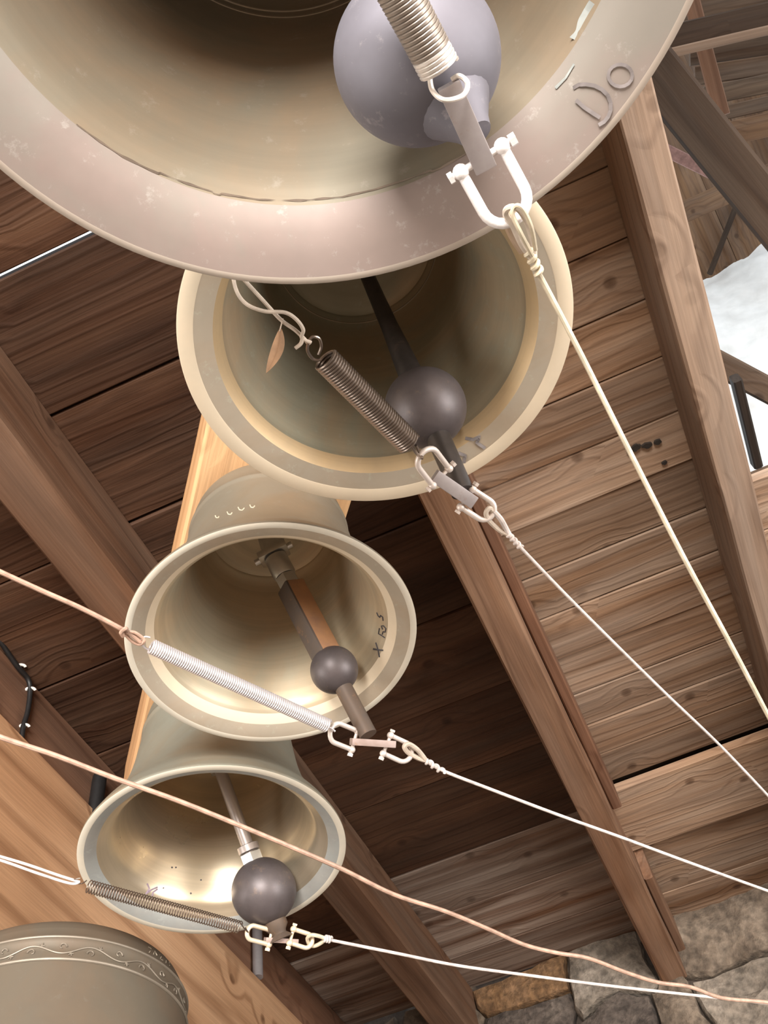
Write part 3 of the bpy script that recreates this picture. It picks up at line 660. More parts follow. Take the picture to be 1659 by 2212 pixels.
for hh, rr, wr in ((1.19, 0.541, 0.0030), (1.225, 0.526, 0.0024)):
    bm = bmesh.new(); tube(bm, [C[1] + Vector((math.cos(a * math.pi / 60) * rr, math.sin(a * math.pi / 60) * rr, hh)) * RR[1] for a in range(120)], wr, 8, closed=True)
    mesh_obj('inner_moulding', bm, BR_OUT3, BELL[1]['inner'])
bm = bmesh.new(); tube(bm, [C[2] + Vector((math.cos(a * math.pi / 60) * 0.50, math.sin(a * math.pi / 60) * 0.50, 1.27)) * RR[2] for a in range(120)], 0.0016, 8, closed=True)
mesh_obj('inner_moulding', bm, BR_OUT3, BELL[2]['inner'])
# bell 5, seen from outside at the lower left
R5 = 0.415; z5u = 1.18
OUT5 = OUT[:13] + [(0.603, 1.235), (0.575, 1.285), (0.52, 1.32), (0.44, 1.34), (0.2, 1.355), (0.0, 1.355)]
INNER5 = [(0.77, 0.15), (0.715, 0.29), (0.655, 0.46), (0.605, 0.70), (0.572, 0.90), (0.55, 1.02), (0.515, 1.12), (0.40, 1.20), (0.2, 1.22), (0.0, 1.225)]
c5 = Vector((-1.0857 * z5u, 1.3981 * z5u, z5u - 1.165 * R5))
make_bell(5, c5, R5, 'dark bronze bell with scroll ornament band at the lower left', BR_DARK, BR_IN2,
          [('lip', [(1.0, 0.0), (0.92, 0.0), (0.83, 0.02)], LIP_GREY)], [(0.83, 0.02), (0.80, 0.06)], OUT=OUT5, INNER=INNER5)
for k in (2, 3, 4):
    b = BELL[k]; bm = bmesh.new(); top = b['c'] + Vector((0, 0, 1.55 * b['R']))
    cyl(bm, top, Vector((top.x, top.y, 1.603)), 0.012, None, 16); mesh_obj('hanger_bolt', bm, ZINC, b['t'])
b = BELL[1]; bm = bmesh.new(); cyl(bm, b['c'] + Vector((0, 0, 1.55 * b['R'])), Vector((b['c'].x, b['c'].y, 1.292)), 0.015, None, 16); mesh_obj('hanger_bolt', bm, ZINC, b['t'])
b = BELL[5]; bm = bmesh.new(); tp = b['c'] + Vector((-0.07, 0, 1.40 * b['R'])); cyl(bm, tp, tp + Vector((-0.07, 0, 1.30 - tp.z)), 0.02, None, 16); mesh_obj('hanger_bolt', bm, ZINC, b['t'])

# ornament band on bell 5 (mouldings and scrolls in relief)
t5 = BELL[5]['outer']
def on5(ang, h, off=0.0015):
    r = interp([(r, z) for r, z in OUT5[:14]], h) * R5 + off
    return c5 + Vector((math.cos(ang) * r, math.sin(ang) * r, h * R5))
H_UP, H_LO = 1.165, 1.065
for hh, rr in ((H_UP + 0.012, 0.0028), (H_LO, 0.0032)):
    bm = bmesh.new(); tube(bm, [on5(2 * math.pi * i / 160, hh, 0.0012) for i in range(160)], rr, 8, closed=True); mesh_obj('moulding', bm, BR_ORN, t5)
bm = bmesh.new(); NW = 15
hm = (H_UP + H_LO) / 2; amp = 0.020
tube(bm, [on5(2 * math.pi * i / 360, hm + amp * math.sin(NW * 2 * math.pi * i / 360)) for i in range(360)], 0.0016, 6, closed=True)
for k in range(NW * 2):
    a0 = 2 * math.pi * (k + 0.5) / (NW * 2); sgn = 1 if k % 2 else -1
    pts = []
    for i in range(22):
        q = i / 21; ang = q * 4.6 + (0 if sgn > 0 else math.pi); rad = 0.021 * (1 - 0.72 * q)
        pts.append(on5(a0 + math.cos(ang) * rad * 1.5, hm + sgn * 0.013 + math.sin(ang) * rad * sgn))
    tube(bm, pts, [0.0017 * (1 - 0.4 * i / 21) for i in range(22)], 6)
    for j in range(5):
        an = j * 1.257; tube(bm, [on5(a0 + 0.065, hm - sgn * 0.02), on5(a0 + 0.065 + math.cos(an) * 0.02, hm - sgn * 0.02 + math.sin(an) * 0.014)], [0.0018, 0.0008], 5)
mesh_obj('ornament', bm, BR_ORN, t5)

# writing and marks on the bells
strokes(1, 'handwriting', [[(1238, 190), (1250, 183), (1266, 182), (1284, 185), (1300, 193), (1313, 206), (1319, 222), (1319, 238), (1314, 252), (1305, 263), (1293, 270)], [(1244, 216), (1262, 232), (1280, 244), (1296, 254)]], 8, INK_G)
strokes(1, 'handwriting', [[(1340 + 26 * math.cos(a * 0.4), 163 + 24 * math.sin(a * 0.4)) for a in range(17)]], 7, INK_G)
strokes(1, 'verdigris_streak', [[(1284, 8), (1272, 26), (1262, 44), (1252, 62), (1240, 86)]], 16, VERDIGRIS, rough=0.8)
strokes(1, 'verdigris_streak', [[(1240, 138), (1222, 168), (1200, 190)]], 5, VERDIGRIS, rough=0.9)
strokes(1, 'crease_line', [[(165, 268), (215, 305), (265, 338), (330, 370), (400, 398), (470, 420), (560, 434), (650, 436), (740, 428), (810, 412), (880, 390), (950, 364), (1010, 330)]], 4.5, DARK_LINE, rough=0.7)  # dark strip drawn along the crease between rim band and inner wall
strokes(2, 'handwriting', [[(1005, 946), (1022, 949), (1036, 943), (1030, 956), (1048, 968)], [(990, 978), (1005, 984), (1002, 1000)]], 7, INK_G)
strokes(3, 'handwriting', [[(813, 1388), (818, 1404), (821, 1420)], [(807, 1402), (818, 1404), (829, 1405)]], 3.2, INK)
strokes(3, 'handwriting', [[(821, 1357), (819, 1369), (826, 1373), (833, 1378)], [(827, 1371), (829, 1364)], [(829, 1364), (833, 1366), (835, 1358), (830, 1352), (825, 1352), (828, 1360)]], 2.6, INK)
strokes(3, 'handwriting', [[(815, 1323), (818, 1330), (822, 1334), (823, 1329), (828, 1333), (829, 1341)]], 2.6, INK)
strokes(4, 'pen_mark', [[(317, 1909), (322, 1920), (314, 1932)], [(340, 1917), (328, 1922), (316, 1930)], [(340, 1921), (330, 1928), (328, 1936)]], 3.2, INK_P)
for q in ([(370, 1873), (372, 1876)], [(379, 1873), (380, 1876)], [(411, 1929), (413, 1932)], [(352, 1918), (353, 1920)], [(434, 1900), (434, 1903)]): strokes(4, 'casting_pit', [q], 3.2, INK)
DIG = [(469, 1116, 0.6), (496, 1108, 0.8), (521, 1098, 1.0), (545, 1093, 0.8)]
strokes(3, 'cast_numeral', [[(x - 7 * s, y - 3), (x - 4 * s, y + 3 * s), (x + 2, y + 4 * s), (x + 7 * s, y - 1)] for x, y, s in DIG], 2.2, LIP_CREAM, False)
strokes(5, 'cast_numeral', [[(320, 2046), (326, 2049), (322, 2058)], [(331, 2062), (334, 2054), (339, 2064)], [(344, 2063), (350, 2062), (346, 2071), (352, 2075)], [(359, 2070), (358, 2080)], [(366, 2077), (366, 2086)]], 2.0, LIP_GREY, False)

# ------------------------------------------------------------------ clappers
def solve_axis(key, py):
    c, R = C[key], RR[key]; lo, hi = 0.0, 1.36
    for _ in range(40):
        m_ = (lo + hi) / 2; y = proj(c + Vector((0, 0, m_ * R)))[1]
        if y > py: lo = m_
        else: hi = m_
    return c + Vector((0, 0, lo * R))
CL = {}
def clapper_base(key, label, pivot_h, ball_px, ball_rpx, ball_dz):
    piv = C[key] + Vector((0, 0, pivot_h * RR[key]))
    ball = at(ball_px, C[key].z + ball_dz); r = ball_rpx * psz(ball)
    t = thing('clapper', label, 'clapper', ball, 'clappers of the bells')
    CL[key] = dict(t=t, piv=piv, ball=ball, r=r)
    return t, piv, ball, r
def part(name, mat, parent, fn, **kw):
    bm = bmesh.new(); fn(bm); return mesh_obj(name, bm, mat, parent, **kw)

def u_shackle(p_open, p_bow, half, r, side, mats, label, key_mat=None, bolt=True, group=None):
    """U-shaped shackle: open end at p_open (pin through it), bow at p_bow; half = half gap; side = direction across"""
    p_open, p_bow = Vector(p_open), Vector(p_bow); ax = (p_bow - p_open); L = ax.length; ax.normalize()
    s = (side - ax * side.dot(ax)).normalized()
    t = thing('shackle', label, 'shackle', p_open, 'shackles on the clappers')
    pts = [p_open + s * half]
    for i in range(4): pts.append(p_open + s * half + ax * (L - half) * (i + 1) / 4)
    for i in range(1, 12):
        a = math.pi * i / 12; pts.append(p_open + ax * (L - half) + s * half * math.cos(a) + ax * half * math.sin(a))
    for i in range(4): pts.append(p_open - s * half + ax * (L - half) * (3 - i + 1) / 4)
    pts.append(p_open - s * half)
    part('bow', mats, t, lambda bm: tube(bm, pts, r, 10))
    for k in (-1, 1): part('eye', mats, t, lambda bm: sphere(bm, p_open + s * half * k, r * 1.5, 14, 10))
    pin = part('pin', mats, t, lambda bm: cyl(bm, p_open - s * (half + r * 2.0), p_open + s * (half + r * 2.0), r * 0.7, None, 12))
    if bolt:
        part('pin_head', mats, pin, lambda bm: hexnut(bm, p_open + s * (half + r * 1.5), p_open + s * (half + r * 2.7), r * 1.2))
        part('nut', mats, pin, lambda bm: hexnut(bm, p_open - s * (half + r * 1.5), p_open - s * (half + r * 2.4), r * 1.15))
    return t
def spring(p0, p1, rad, wr, turns, mat, label, hook0=None, hook1=None, mat2=None, split=0.0, name='coil_spring'):
    p0, p1 = Vector(p0), Vector(p1); ax = (p1 - p0); L = ax.length; ax.normalize(); u, v = frame_of(ax)
    t = thing(name, label, 'spring', p0, 'return springs of the clappers')
    def helix(a, b):
        n = max(4, int(turns * (b - a) * 14)); out = []
        for i in range(n + 1):
            q = lerp(a, b, i / n); an = 2 * math.pi * turns * q
            out.append(p0 + ax * L * q + (u * math.cos(an) + v * math.sin(an)) * rad)
        return out
    if mat2:
        part('coil', mat, t, lambda bm: tube(bm, helix(0, split), wr, 6)); part('end_coil', mat2, t, lambda bm: tube(bm, helix(split, 1), wr, 6))
    else: part('coil', mat, t, lambda bm: tube(bm, helix(0, 1), wr, 6))
    for h, mt in ((hook0, mat), (hook1, mat2 or mat)):
        if h: part('hook', mt, t, lambda bm: tube(bm, spline(h, 8), wr, 8))
    return t
def wire(pts, r, mat, label, cat='wire', name='pull_wire', seg=10, wrap=None, extra=None):
    pts = [Vector(p) for p in pts]
    e = pts[-1]; d = (e - pts[-2]).normalized()      # run on straight past the frame, pull wires to the wall
    ts = [((YW - 0.05) - e.y) / d.y if d.y > 0.05 else 9, (XL + 0.02 - e.x) / d.x if d.x < -0.05 else 9, (XR - 0.02 - e.x) / d.x if d.x > 0.05 else 9]
    P = spline(pts, seg); P.append(e + d * (0.25 if name == 'tie_wire' else max(0.05, min(ts)))); t = thing(name, label, cat, P[0], 'wires and ropes of the bell mechanism')
    part('strand', mat, t, lambda bm: tube(bm, P, r, 8))
    if wrap:
        a, b, turns, rr, wr = wrap; a, b = Vector(a), Vector(b); ax = (b - a); L = ax.length; ax.normalize(); u, v = frame_of(ax)
        n = int(turns * 14)
        part('wrapping', mat, t, lambda bm: tube(bm, [a + ax * L * i / n + (u * math.cos(2 * math.pi * turns * i / n) + v * math.sin(2 * math.pi * turns * i / n)) * rr for i in range(n + 1)], wr, 7))
    for nm, ep, er, em in (extra or []):
        part(nm, em, t, lambda bm: tube(bm, spline(ep, 8), er, 8))
    return t
def ring_px(px, rpx, z, wr, tilt=(1, 0.6)):
    c = at(px, z); s = psz(c); return [c + (CR * math.cos(a * math.pi / 8) * tilt[0] + CD * math.sin(a * math.pi / 8) * tilt[1]) * rpx * s for a in range(17)]

# --- bell 2 clapper
t2, piv2, ball2, r2 = clapper_base(2, 'long dark iron clapper with round ball inside the wide bell', 1.18, (919, 881), 89, 0.012)
d2 = (ball2 - piv2).normalized(); s2 = psz(ball2)
def at_line(ball, d, py):
    lo, hi = 0.0, 0.5
    for _ in range(40):
        m_ = (lo + hi) / 2
        if proj(ball + d * m_)[1] < py: lo = m_
        else: hi = m_
    return ball + d * lo
end2 = at_line(ball2, d2, 1064)
part('rod', IRON_ROD, t2, lambda bm: tube(bm, [piv2, piv2.lerp(ball2, 0.5), piv2.lerp(ball2, 0.78), ball2], [16 * s2, 20 * s2, 27 * s2, 33 * s2], 24))
part('ball', IRON, t2, lambda bm: sphere(bm, ball2, r2, 56, 32))
part('tail', IRON_ROD, t2, lambda bm: tube(bm, [ball2 + d2 * r2 * 0.8, end2], [26 * s2, 24 * s2], 20))
part('nut', ZINC, t2, lambda bm: hexnut(bm, piv2.lerp(ball2, 0.10), piv2.lerp(ball2, 0.02), 0.020))
part('yoke', ZINC, t2, lambda bm: cyl(bm, piv2.lerp(ball2, 0.03), C[2] + Vector((0, 0, 1.37 * RR[2])), 0.022, 0.03, 20))
zt2 = end2.z - 0.004
def flat_bar(pa, pb, wpx, tpx, z0, z1, mat, parent, name='crossbar', face=None):
    a, b = at(pa, z0), at(pb, z1); s = psz((a + b) / 2); ax = (b - a).normalized()
    v = ((a + b) / 2).normalized() if face is None else face
    side = ax.cross(v).normalized(); n = side.cross(ax)
    part(name, mat, parent, lambda bm: obox(bm, (a + b) / 2, ax, side, n, (b - a).length / 2, wpx * s / 2, tpx * s / 2, 0.0012))
    return a, b, side
a2, b2, sd2 = flat_bar((938, 1027), (1024, 1086), 29, 14, zt2, zt2 - 0.004, STEEL, t2)
sd2v = sd2
u_shackle(at((952, 1030), zt2), at((912, 978), zt2 - 0.008), 24 * s2, 6.0 * s2, sd2, SHACK, 'small bright shackle between dark spring and wide bell clapper')
u_shackle(at((1008, 1076), zt2), at((1064, 1112), zt2 - 0.008), 22 * s2, 6.0 * s2, sd2, SHACK, 'small bright shackle below wide bell clapper crossbar')

# --- bell 3 clapper
t3, piv3, ball3, r3 = clapper_base(3, 'clapper with rusty square shank and small ball in the tan bell', 1.10, (722, 1447), 52, 0.010)
d3 = (ball3 - piv3).normalized(); s3 = psz(ball3)
end3 = at_line(ball3, d3, 1588)
top3 = at((626, 1262), piv3.lerp(ball3, 0.33).z)
def axis_pt(k): return piv3.lerp(ball3, k)
v3 = ball3.normalized(); sx3 = d3.cross(v3).normalized(); nz3 = sx3.cross(d3)
k0 = 0.34
# square shank turned so that one face shows rust
rot = math.radians(38); ay = sx3 * math.cos(rot) + nz3 * math.sin(rot); az = d3.cross(ay)
cc = axis_pt((k0 + 0.97) / 2); hl = (axis_pt(0.97) - axis_pt(k0)).length / 2
def shank(bm): obox(bm, cc, d3, ay, az, hl, 25 * s3, 25 * s3, 0.004)
o = part('shank', [RUST_ROD, RUST_FACE], t3, shank)
for pgn in o.data.polygons:
    if pgn.normal.dot(CR) > 0.25 and pgn.normal.dot(v3) < -0.15: pgn.material_index = 1
part('ball', IRON, t3, lambda bm: sphere(bm, ball3, r3, 48, 28))
part('tail', RUST_ROD, t3, lambda bm: tube(bm, [ball3 + d3 * r3 * 0.8, end3], [19 * s3, 19 * s3], 20))
part('nut', ZINC, t3, lambda bm: hexnut(bm, axis_pt(0.27), axis_pt(k0 + 0.005), 26 * s3))
part('collar', ZINC, t3, lambda bm: tube(bm, [axis_pt(0.11), axis_pt(0.24), axis_pt(0.265)], [27 * s3, 27 * s3, 24 * s3], 28))
def yoke3(bm):
    obox(bm, axis_pt(0.07), sx3, d3, nz3, 36 * s3, 9 * s3, 26 * s3, 0.003)
    cyl(bm, axis_pt(0.08), C[3] + Vector((0, 0, 1.37 * RR[3])), 0.020, 0.026, 16)
part('yoke', ZINC, t3, yoke3)
part('yoke_bolt', ZINC, t3, lambda bm: cyl(bm, axis_pt(0.07) - sx3 * 48 * s3, axis_pt(0.07) + sx3 * 48 * s3, 8 * s3, None, 12))
zt3 = end3.z - 0.002
a3, b3, sd3 = flat_bar((758, 1602), (852, 1608), 15, 32, zt3, zt3, STEEL_RUST, t3)
sdz3 = v3.cross((b3 - a3).normalized()).normalized()
u_shackle(at((766, 1599), zt3), at((714, 1578), zt3 - 0.006), 20 * s3, 5.2 * s3, sdz3, SHACK, 'small bright shackle at the end of the white spring')
u_shackle(at((836, 1608), zt3), at((888, 1632), zt3 - 0.006), 20 * s3, 5.2 * s3, sdz3, SHACK, 'small bright shackle at the tan bell clapper wire')

# --- bell 4 clapper
t4, piv4, ball4, r4 = clapper_base(4, 'clapper with slim grey rod and dark ball in the smallest bell', 0.95, (570, 1925), 70, 0.006)
d4 = (ball4 - piv4).normalized(); s4 = psz(ball4)
end4 = at_line(ball4, d4, 2022)
L4 = lambda k: piv4.lerp(ball4, k)
part('rod', ROD_GREY, t4, lambda bm: tube(bm, [L4(0.05), L4(0.72)], [14 * s4, 14 * s4], 24))
part('ball', IRON, t4, lambda bm: sphere(bm, ball4, r4, 52, 30))
part('nut', ZINC, t4, lambda bm: hexnut(bm, L4(0.0), L4(0.10), 25 * s4))
part('yoke', ZINC, t4, lambda bm: cyl(bm, L4(0.01), C[4] + Vector((0, 0, 1.37 * RR[4])), 20 * s4, 22 * s4, 16))
part('collar', ROD_GREY, t4, lambda bm: tube(bm, [L4(0.66), L4(0.665), L4(0.71), L4(0.715)], [20 * s4, 24 * s4, 24 * s4, 20 * s4], 24))
part('lock_nut', ZINC, t4, lambda bm: hexnut(bm, L4(0.725), L4(0.82), 25 * s4))
part('neck', RUST_ROD, t4, lambda bm: tube(bm, [ball4 + d4 * r4 * 0.85, ball4.lerp(end4, 0.80), ball4.lerp(end4, 0.9), end4], [25 * s4, 25 * s4, 17 * s4, 15 * s4], 20))
zt4 = end4.z - 0.003
part('foot', RUST_ROD, t4, lambda bm: tube(bm, [end4 - d4 * 0.004, end4 + d4 * 0.006], [16 * s4, 28 * s4], 18))
a4, b4, sd4 = flat_bar((572, 2030), (642, 2034), 10, 30, zt4, zt4, STEEL_RUST, t4)
sdz4 = ball4.normalized().cross((b4 - a4).normalized()).normalized()
u_shackle(at((584, 2025), zt4), at((534, 2012), zt4 - 0.004), 14 * s4, 4.8 * s4, sdz4, SHACK_Y, 'yellowed shackle at the thin brown spring')
u_shackle(at((630, 2022), zt4), at((674, 2036), zt4 - 0.004), 14 * s4, 4.8 * s4, sdz4, SHACK_Y, 'yellowed shackle at the smallest bell wire')

# --- bell 1 clapper
t1, piv1, ball1, r1 = clapper_base(1, 'big blue grey iron clapper ball under the largest bell', 1.15, (901, 128), 181, -0.005)
d1 = (ball1 - piv1).normalized(); s1 = psz(ball1)
part('rod', IRON_ROD, t1, lambda bm: tube(bm, [piv1, ball1], [30 * s1, 55 * s1], 24))
part('ball', IRON1, t1, lambda bm: sphere(bm, ball1, r1, 72, 40))
tail_e = at((1030, 290), ball1.z - r1 * 1.05)
part('tail', IRON1, t1, lambda bm: tube(bm, [ball1.lerp(tail_e, 0.5), ball1.lerp(tail_e, 0.75), ball1.lerp(tail_e, 0.9), tail_e], [110 * s1, 68 * s1, 44 * s1, 34 * s1], 24))
z1 = ball1.z - r1 * 1.12
sa1 = psz(at((1010, 280), z1))
a1, b1, sd1 = flat_bar((968, 182), (1050, 366), 50, 26, z1, z1, STEEL, t1)
sd1v = sd1
u_shackle(at((1040, 344), z1), at((1112, 476), z1 - 0.012), 52 * sa1, 12.5 * sa1, sd1, GALV, 'large overbright white shackle at the largest bell clapper')

# ------------------------------------------------------------------ springs
zs1 = z1 - 0.006
sp1 = psz(at((930, 110), zs1))
spring(at((780, -170), zs1), at((950, 150), zs1), 42 * sp1, 6.0 * sp1, 33, SPR_1, 'thick beige spring hooked to the largest clapper', mat2=SPR_1B, split=0.88,
       hook1=[at((928, 160), zs1), at((934, 195), zs1 - 0.004), at((960, 216), zs1 - 0.01), at((1000, 206), zs1 - 0.006), at((1010, 180), zs1), at((992, 164), zs1 + 0.004), at((976, 172), zs1 + 0.006)])
zs2 = zt2 - 0.012
sp2 = psz(at((790, 860), zs2))
spring(at((702, 775), zs2), at((884, 958), zs2), 27 * sp2, 3.4 * sp2, 40, SPR_D, 'dark tightly wound spring across the wide bell',
       hook0=[at((694, 778), zs2), at((676, 775), zs2), at((664, 755), zs2 - 0.002), at((672, 730), zs2), at((688, 730), zs2 + 0.002), at((694, 748), zs2 + 0.003), at((688, 766), zs2 + 0.002)],
       hook1=[at((888, 962), zs2), at((900, 980), zs2), at((912, 990), zs2 - 0.004), at((906, 978), zs2 + 0.004), at((898, 962), zs2)])
zs3 = zt3 - 0.010
sp3 = psz(at((520, 1480), zs3))
spring(at((326, 1396), zs3), at((708, 1568), zs3), 14.5 * sp3, 2.3 * sp3, 88, SPR_W, 'long white coil spring across the tan bell',
       hook0=[at((322, 1404), zs3), at((312, 1398), zs3), at((303, 1386), zs3), at((312, 1376), zs3 + 0.002), at((324, 1377), zs3 + 0.003)],
       hook1=[at((708, 1570), zs3), at((716, 1574), zs3), at((724, 1580), zs3 - 0.002)])
zs4 = zt4 - 0.008
sp4 = psz(at((360, 1960), zs4))
spring(at((189, 1914), zs4), at((518, 2003), zs4), 13.0 * sp4, 1.25 * sp4, 60, SPR_D4, 'thin open brown spring across the smallest bell',
       hook0=[at((187, 1902), zs4), at((178, 1908), zs4), at((166, 1908), zs4), at((160, 1900), zs4), at((174, 1897), zs4)],
       hook1=[at((520, 1994), zs4), at((528, 2006), zs4), at((536, 2014), zs4), at((530, 2004), zs4 + 0.003)])

# ------------------------------------------------------------------ wires
# bell 1 wire with thimble
zw1 = z1 - 0.015
w1 = lambda px, dz=0: at(px, zw1 + dz)
e1 = psz(w1((1130, 500)))
P1 = [w1((1160, 585)), w1((1190, 640), -0.002), w1((1260, 775), -0.010), w1((1360, 975), -0.03), w1((1480, 1210), -0.05), w1((1580, 1395), -0.065), w1((1680, 1585), -0.08), w1((1800, 1810), -0.10)]
wire(P1, 6.5 * e1, ROPE_Y, 'thick yellowish pull wire running from the largest bell',
     wrap=(w1((1140, 540)), w1((1165, 590)), 3.5, 8 * e1, 6 * e1),
     extra=[('eye_strand', [w1((1148, 556)), w1((1128, 530)), w1((1108, 488)), w1((1092, 462)), w1((1100, 448), -0.004), w1((1120, 452), -0.006), w1((1140, 484), -0.004), w1((1152, 528)), w1((1154, 556))], 7 * e1, ROPE),
            ('eye_strand', [w1((1150, 552), -0.006), w1((1128, 510), -0.010), w1((1108, 466), -0.010), w1((1112, 446), -0.010), w1((1128, 450), -0.012), w1((1148, 492), -0.010), w1((1157, 540), -0.006)], 5.0 * e1, ROPE_Y),
            ('thimble', [w1((1134, 540), 0.004), w1((1112, 506), 0.006), w1((1100, 472), 0.006), w1((1112, 460), 0.004)], 15 * e1, THIMBLE)])
# bell 2
w2 = lambda px, dz=0: at(px, zt2 - 0.010 + dz)
e2 = psz(w2((1100, 1160)))
wire([w2((1100, 1158)), w2((1124, 1182)), w2((1220, 1282)), w2((1330, 1392)), w2((1440, 1500)), w2((1560, 1615)), w2((1690, 1752)), w2((1800, 1870))], 3.6 * e2, ROPE_W, 'white pull wire leaving the wide bell clapper',
     wrap=(w2((1096, 1152)), w2((1126, 1184)), 4, 4.5 * e2, 3.6 * e2),
     extra=[('eye_loop', [w2((1100, 1154)), w2((1080, 1146)), w2((1056, 1124)), w2((1050, 1108)), w2((1058, 1098), 0.003), w2((1066, 1110), 0.004)], 5.5 * e2, ROPE),
            ('eye_loop', [w2((1066, 1104), 0.003), w2((1082, 1122)), w2((1096, 1148)), w2((1102, 1158))], 6.0 * e2, ROPE_W)])
wire([at((668, 744), zs2), at((640, 715), zs2), at((606, 690), zs2 + 0.004), at((560, 640), zs2 + 0.01), at((500, 575), zs2 + 0.02), at((430, 500), zs2 + 0.03)], 4.2 * sp2, ROPE, 'pale twisted tie wire holding the dark spring', name='tie_wire',
     wrap=None, extra=[('loose_strand', [at((672, 740), zs2 - 0.003), at((652, 730), zs2 - 0.004), at((655, 712), zs2 - 0.004), at((640, 690), zs2 - 0.003), at((615, 675), zs2 - 0.002), at((570, 672), zs2), at((530, 655), zs2 + 0.004), at((508, 620), zs2 + 0.01), at((500, 560), zs2 + 0.02)], 4.0 * sp2, ROPE),
                       ('loose_end', [at((654, 728), zs2 - 0.004), at((650, 742), zs2 - 0.005), at((638, 752), zs2 - 0.005)], 4.2 * sp2, ROPE)])
# dry leaf hanging from the tie wire
lf0, lf1 = at((606, 710), zs2 + 0.0), at((574, 806), zs2 - 0.02)
tl = thing('dry_leaf', 'small brown dry leaf dangling on a thread inside the wide bell', 'leaf', lf0)
part('thread', ROPE, tl, lambda bm: tube(bm, [at((611, 688), zs2 + 0.004), at((608, 700), zs2), lf0 + (lf1 - lf0) * 0.06], 0.0007, 6))
def leaf(bm):
    n = 12; sw = CR * 14 * psz(lf0); tk = CF * 0.0007; rows = []
    for i in range(n + 1):
        q = i / n; w = math.sin(math.pi * min(1, q * 0.97 + 0.03)) ** 0.8; c_ = lf0.lerp(lf1, q) + CR * 0.004 * math.sin(q * 3)
        rows.append([bm.verts.new(c_ - sw * w - tk), bm.verts.new(c_ + CF * 0.003 * w - tk), bm.verts.new(c_ + sw * w - tk), bm.verts.new(c_ + sw * w + tk), bm.verts.new(c_ + CF * 0.003 * w + tk), bm.verts.new(c_ - sw * w + tk)])
    for a, b in zip(rows[:-1], rows[1:]):
        for k in range(6): bm.faces.new((a[k], a[(k + 1) % 6], b[(k + 1) % 6], b[k]))
part('blade', LEAFM, tl, leaf)
# bell 3
w3 = lambda px, dz=0: at(px, zt3 - 0.006 + dz)
e3 = psz(w3((960, 1660)))
wire([w3((915, 1640)), w3((955, 1664)), w3((1060, 1705)), w3((1200, 1758)), w3((1340, 1808)), w3((1480, 1860)), w3((1660, 1925)), w3((1800, 1974))], 3.6 * e3, ROPE_W, 'white pull wire leaving the tan bell clapper',
     wrap=(w3((918, 1642)), w3((958, 1668)), 3.2, 5 * e3, 3.4 * e3),
     extra=[('eye_loop', [w3((918, 1642)), w3((900, 1636)), w3((880, 1624)), w3((874, 1612)), w3((884, 1608), 0.003), w3((902, 1620), 0.002), w3((918, 1640))], 5.5 * e3, ROPE)])
wire([at((304, 1387), zs3), at((272, 1364), zs3), at((180, 1316), zs3), at((90, 1276), zs3), at((0, 1235), zs3), at((-120, 1180), zs3)], 5.0 * sp3, ROPE_C, 'brown wire from the left edge to the white spring', name='tie_wire',
     extra=[('eye_loop', [at((272, 1366), zs3), at((290, 1366), zs3), at((308, 1378), zs3), at((311, 1386), zs3 - 0.002), at((302, 1392), zs3), at((286, 1386), zs3), at((270, 1370), zs3)], 3.6 * sp3, ROPE_C),
            ('knot', [at((266, 1374), zs3 - 0.004), at((262, 1366), zs3 - 0.006), at((272, 1358), zs3 - 0.005), at((274, 1370), zs3 + 0.004)], 4.6 * sp3, ROPE_C)])
# bell 4
w4 = lambda px, dz=0: at(px, zt4 - 0.005 + dz)
e4 = psz(w4((720, 2030)))
wire([w4((700, 2028)), w4((760, 2040)), w4((860, 2060)), w4((990, 2086)), w4((1150, 2108)), w4((1320, 2130)), w4((1500, 2150)), w4((1660, 2168)), w4((1820, 2186))], 3.4 * e4, ROPE_W, 'white pull wire leaving the smallest bell clapper',
     wrap=(w4((700, 2027)), w4((715, 2030)), 3, 6 * e4, 2.6 * e4),
     extra=[('eye_loop', [w4((704, 2028)), w4((688, 2022)), w4((672, 2020), 0.003), w4((664, 2028), 0.003), w4((670, 2042)), w4((684, 2042)), w4((704, 2030))], 4.2 * e4, ROPE_Y)])
wire([at((172, 1905), zs4), at((130, 1892), zs4), at((60, 1868), zs4), at((0, 1850), zs4), at((-120, 1815), zs4)], 2.8 * sp4, ROPE_W, 'doubled white wire from the left edge to the brown spring', name='tie_wire',
     extra=[('second_strand', [at((172, 1905), zs4), at((150, 1908), zs4 - 0.003), at((80, 1886), zs4 - 0.003), at((0, 1858), zs4 - 0.003), at((-120, 1822), zs4 - 0.002)], 2.8 * sp4, ROPE_W)])
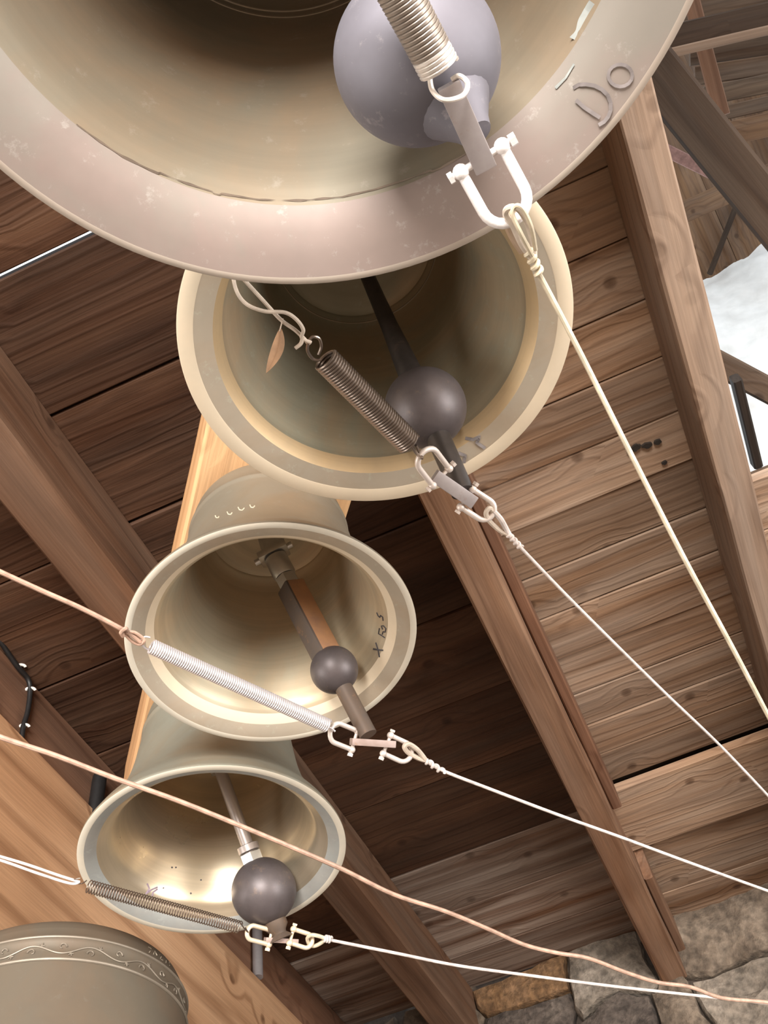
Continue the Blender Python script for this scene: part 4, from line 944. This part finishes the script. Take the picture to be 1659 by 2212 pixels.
# long sagging copper coloured wire in front of the smallest bell
wc = lambda px: at(px, 1.02)
ec = psz(wc((500, 1775)))
wire([wc((-140, 1535)), wc((0, 1592)), wc((120, 1632)), wc((250, 1682)), wc((380, 1728)), wc((500, 1776)), wc((620, 1826)), wc((740, 1878)), wc((850, 1932)), wc((960, 1968)), wc((1050, 2005)), wc((1130, 2040)), wc((1200, 2058)),
      wc((1270, 2070)), wc((1350, 2100)), wc((1420, 2122)), wc((1490, 2132)), wc((1560, 2156)), wc((1660, 2166)), wc((1800, 2190))], 5.2 * ec, ROPE_C, 'long sagging copper coloured wire passing in front of the smallest bell', name='slack_wire', seg=6)

# ------------------------------------------------------------------ small fittings on the joist and frame beam
xd = -1.352
ca = [atx(p, xd) for p in ((-60, 1300), (0, 1384), (19, 1413), (41, 1444), (60, 1466), (65, 1492), (60, 1536), (50, 1571), (46, 1610))]
tcab = thing('cable', 'black cable clipped to the reddish joist', 'cable', ca[1])
part('sheath', BLACK, tcab, lambda bm: tube(bm, spline(ca, 8), 5.5 * psz(ca[4]), 10))
for px in ((45, 1441), (66, 1491), (53, 1570)):
    c = atx(px, xd); sz = psz(c)
    part('cable_clip', CLIPM, tcab, lambda bm: tube(bm, [c + (CR * math.cos(a * 0.35) * 10 + CD * math.sin(a * 0.35) * 5) * sz for a in range(-9, 1)], 3.2 * sz, 8))
c = atx((214, 1690), xd + 0.012); sz = psz(c)
tag(part('pipe_stub', BLACK, None, lambda bm: tube(bm, [c + Vector((0, 0, 0.030)), c + Vector((0, 0, 0.026)), c + Vector((0, 0, 0.018)), c, c - Vector((0, 0, 0.16))], [6 * sz, 12 * sz, 15 * sz, 15.5 * sz, 15.5 * sz], 20), loc=c),
    'short black pipe stub behind the rim of the smallest bell', 'pipe')
xr = -1.342
ra = atx((556, 2036), xr); sz = psz(ra)
tag(part('hanger_rod', PIPE, None, lambda bm: tube(bm, [Vector((ra.x, ra.y, 1.794)), Vector((ra.x, ra.y, 1.995))], 11 * sz, 20), loc=Vector((ra.x, ra.y, 1.794))),
    'grey upright rod between pine beam and ceiling', 'rod')

# ------------------------------------------------------------------ lift everything to the camera height over the floor
bpy.context.view_layer.update()
for o in bpy.data.objects:
    if o.parent is None: o.location.z += EYE
